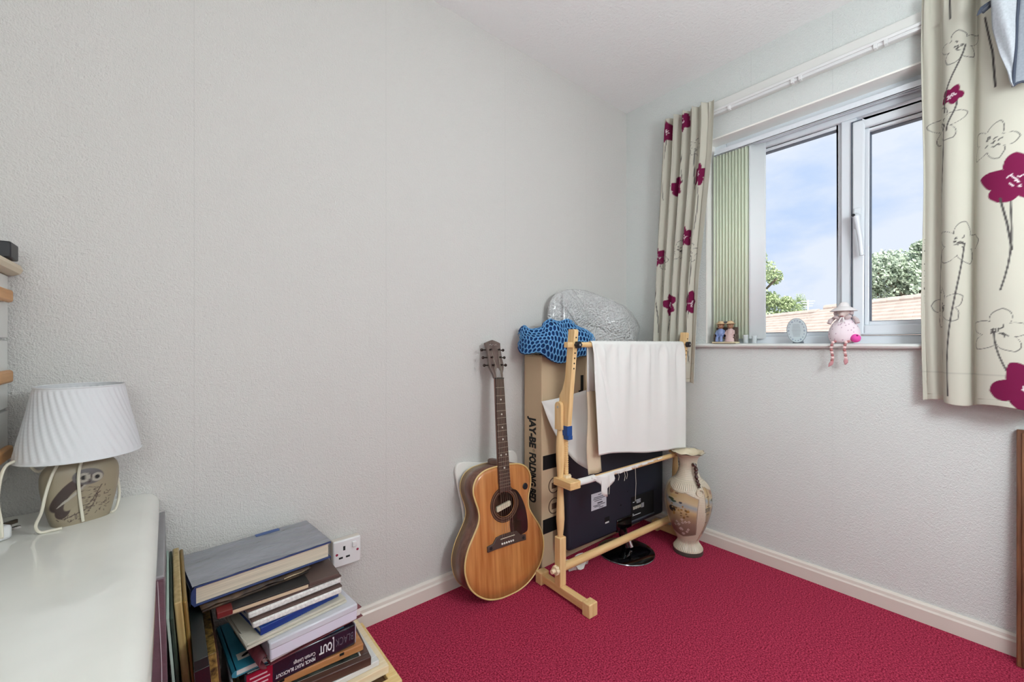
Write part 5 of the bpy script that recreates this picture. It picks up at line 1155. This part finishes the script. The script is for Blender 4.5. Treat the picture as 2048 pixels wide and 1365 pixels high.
# ------------------------------------------------------------------ framed picture leaning by the window wall, and the garment
fm = thing('framed_mirror', 'brown wood framed dark picture standing on the carpet below the plum-flowered curtain', 'picture', (-.03, -1.70, 0))
M_wal = wood('walnut moulding', (96, 62, 44), (132, 90, 62), 2, .3)
def lean(a, b, d): return (-.008-.045*(1-b/.725)-d, a, b)
def mould(y0, y1, z0, z1):
    m_ = MB(); m_.prism([(y0, z0), (y1, z0), (y1, z1), (y0, z1)], 0, .022, lean); return m_
for nm, y0, y1, z0, z1 in (('stile', -1.497, -1.468, .0006, .724), ('stile', -1.952, -1.923, .0006, .724), ('rail', -1.923, -1.497, .0006, .030), ('rail', -1.923, -1.497, .695, .724)):
    o = mould(y0, y1, z0, z1).build(nm, M_wal, fm, .003, world=True)
    c0 = (y0+y1)/2; c1 = (z0+z1)/2
    if nm == 'stile': b2 = MB(); b2.prism([(c0-.006, z0+.008), (c0+.004, z0+.008), (c0+.004, z1-.008), (c0-.006, z1-.008)], .022, .0265, lean); b2.build('moulding_bead', M_wal, o, .002, world=True)
m_ = MB(); m_.prism([(-1.923, .03), (-1.497, .03), (-1.497, .695), (-1.923, .695)], .006, .010, lean); m_.build('dark_print', mat('near black print', (14, 12, 14), .2), fm, world=True)
m_ = MB(); m_.prism([(-1.91, .040), (-1.507, .040), (-1.507, .036), (-1.91, .036)], .0225, .025, lean); m_.build('gilt_line', mat('gilt', (206, 176, 120), .3, .7), fm, world=True)

ga = thing('hanging_garment', 'pale grey linen garment edged in dark navy hanging in front of the curtain', 'garment', (-.17, -1.55, 2.08))
M_lin = mat('pale grey linen', (184, 189, 195), .85, noise=(160, .10), bump=(700, .2, .001)); M_lin2 = mat('grey linen', (148, 154, 163), .85, noise=(160, .10), bump=(700, .2, .001)); M_navy = mat('navy edging', (58, 66, 82), .7)
kz = [2.13, 2.08, 2.02, 1.94, 1.85, 1.79, 1.755, 1.743]; kl = [-1.445, -1.424, -1.420, -1.422, -1.437, -1.452, -1.457, -1.462]; kt = [-1.500, -1.486, -1.474, -1.469, -1.467, -1.464, -1.4625, -1.4625]
rows = []
for z in np.linspace(1.744, 2.13, 40):
    a, b = np.interp(z, kz[::-1], kl[::-1]), np.interp(z, kz[::-1], kt[::-1])
    rows.append([(-.188-.010*math.sin(i/14*PI)-.006*math.sin(z*22+i*.4), a+(b-a)*i/14, z) for i in range(15)])
MB().grid(rows).build('sleeve', M_lin, ga, smooth=True, world=True, solid=.002)
MB().tube([(r[-1][0]-.002, r[-1][1], r[-1][2]) for r in rows], .0035, 8).build('edging', M_navy, ga, smooth=True, world=True)
rows = []
for z in np.linspace(1.752, 2.13, 40):
    a = np.interp(z, kz[::-1], kt[::-1]); rows.append([(-.178-.014*math.sin(i/20*9+z*6)*min(1, i/6), a-.16*i/20, z+.006*math.sin(i)*(z < 1.77)) for i in range(21)])
MB().grid(rows).build('front', M_lin2, ga, smooth=True, world=True, solid=.002)
MB().tube(rows[0], .0035, 8).build('edging', M_navy, ga, smooth=True, world=True)
hg = MB(); hg.tube([(-.170, -1.400, 2.010), (-.172, -1.43, 2.030), (-.172, -1.545, 2.085), (-.172, -1.66, 2.03)], .008, 10); hg.build('hanger', mat('dark hanger', (58, 62, 74), .5), ga, smooth=True, world=True)
MB().tube(catmull([(-.172, -1.545, 2.085), (-.168, -1.545, 2.13), (-.12, -1.545, 2.150), (-.06, -1.545, 2.150), (-.034, -1.545, 2.142), (-.031, -1.545, 2.136)], 5), .0022, 8).build('hook', M_chrome, ga, smooth=True, world=True)
MB().grid([[(-.176-.004*math.sin(j*2+i), -1.398-.012*i+.004*j, 2.022-.010*j+.004*i) for i in range(4)] for j in range(3)]).build('collar_tab', M_navy, ga, world=True, solid=.002)
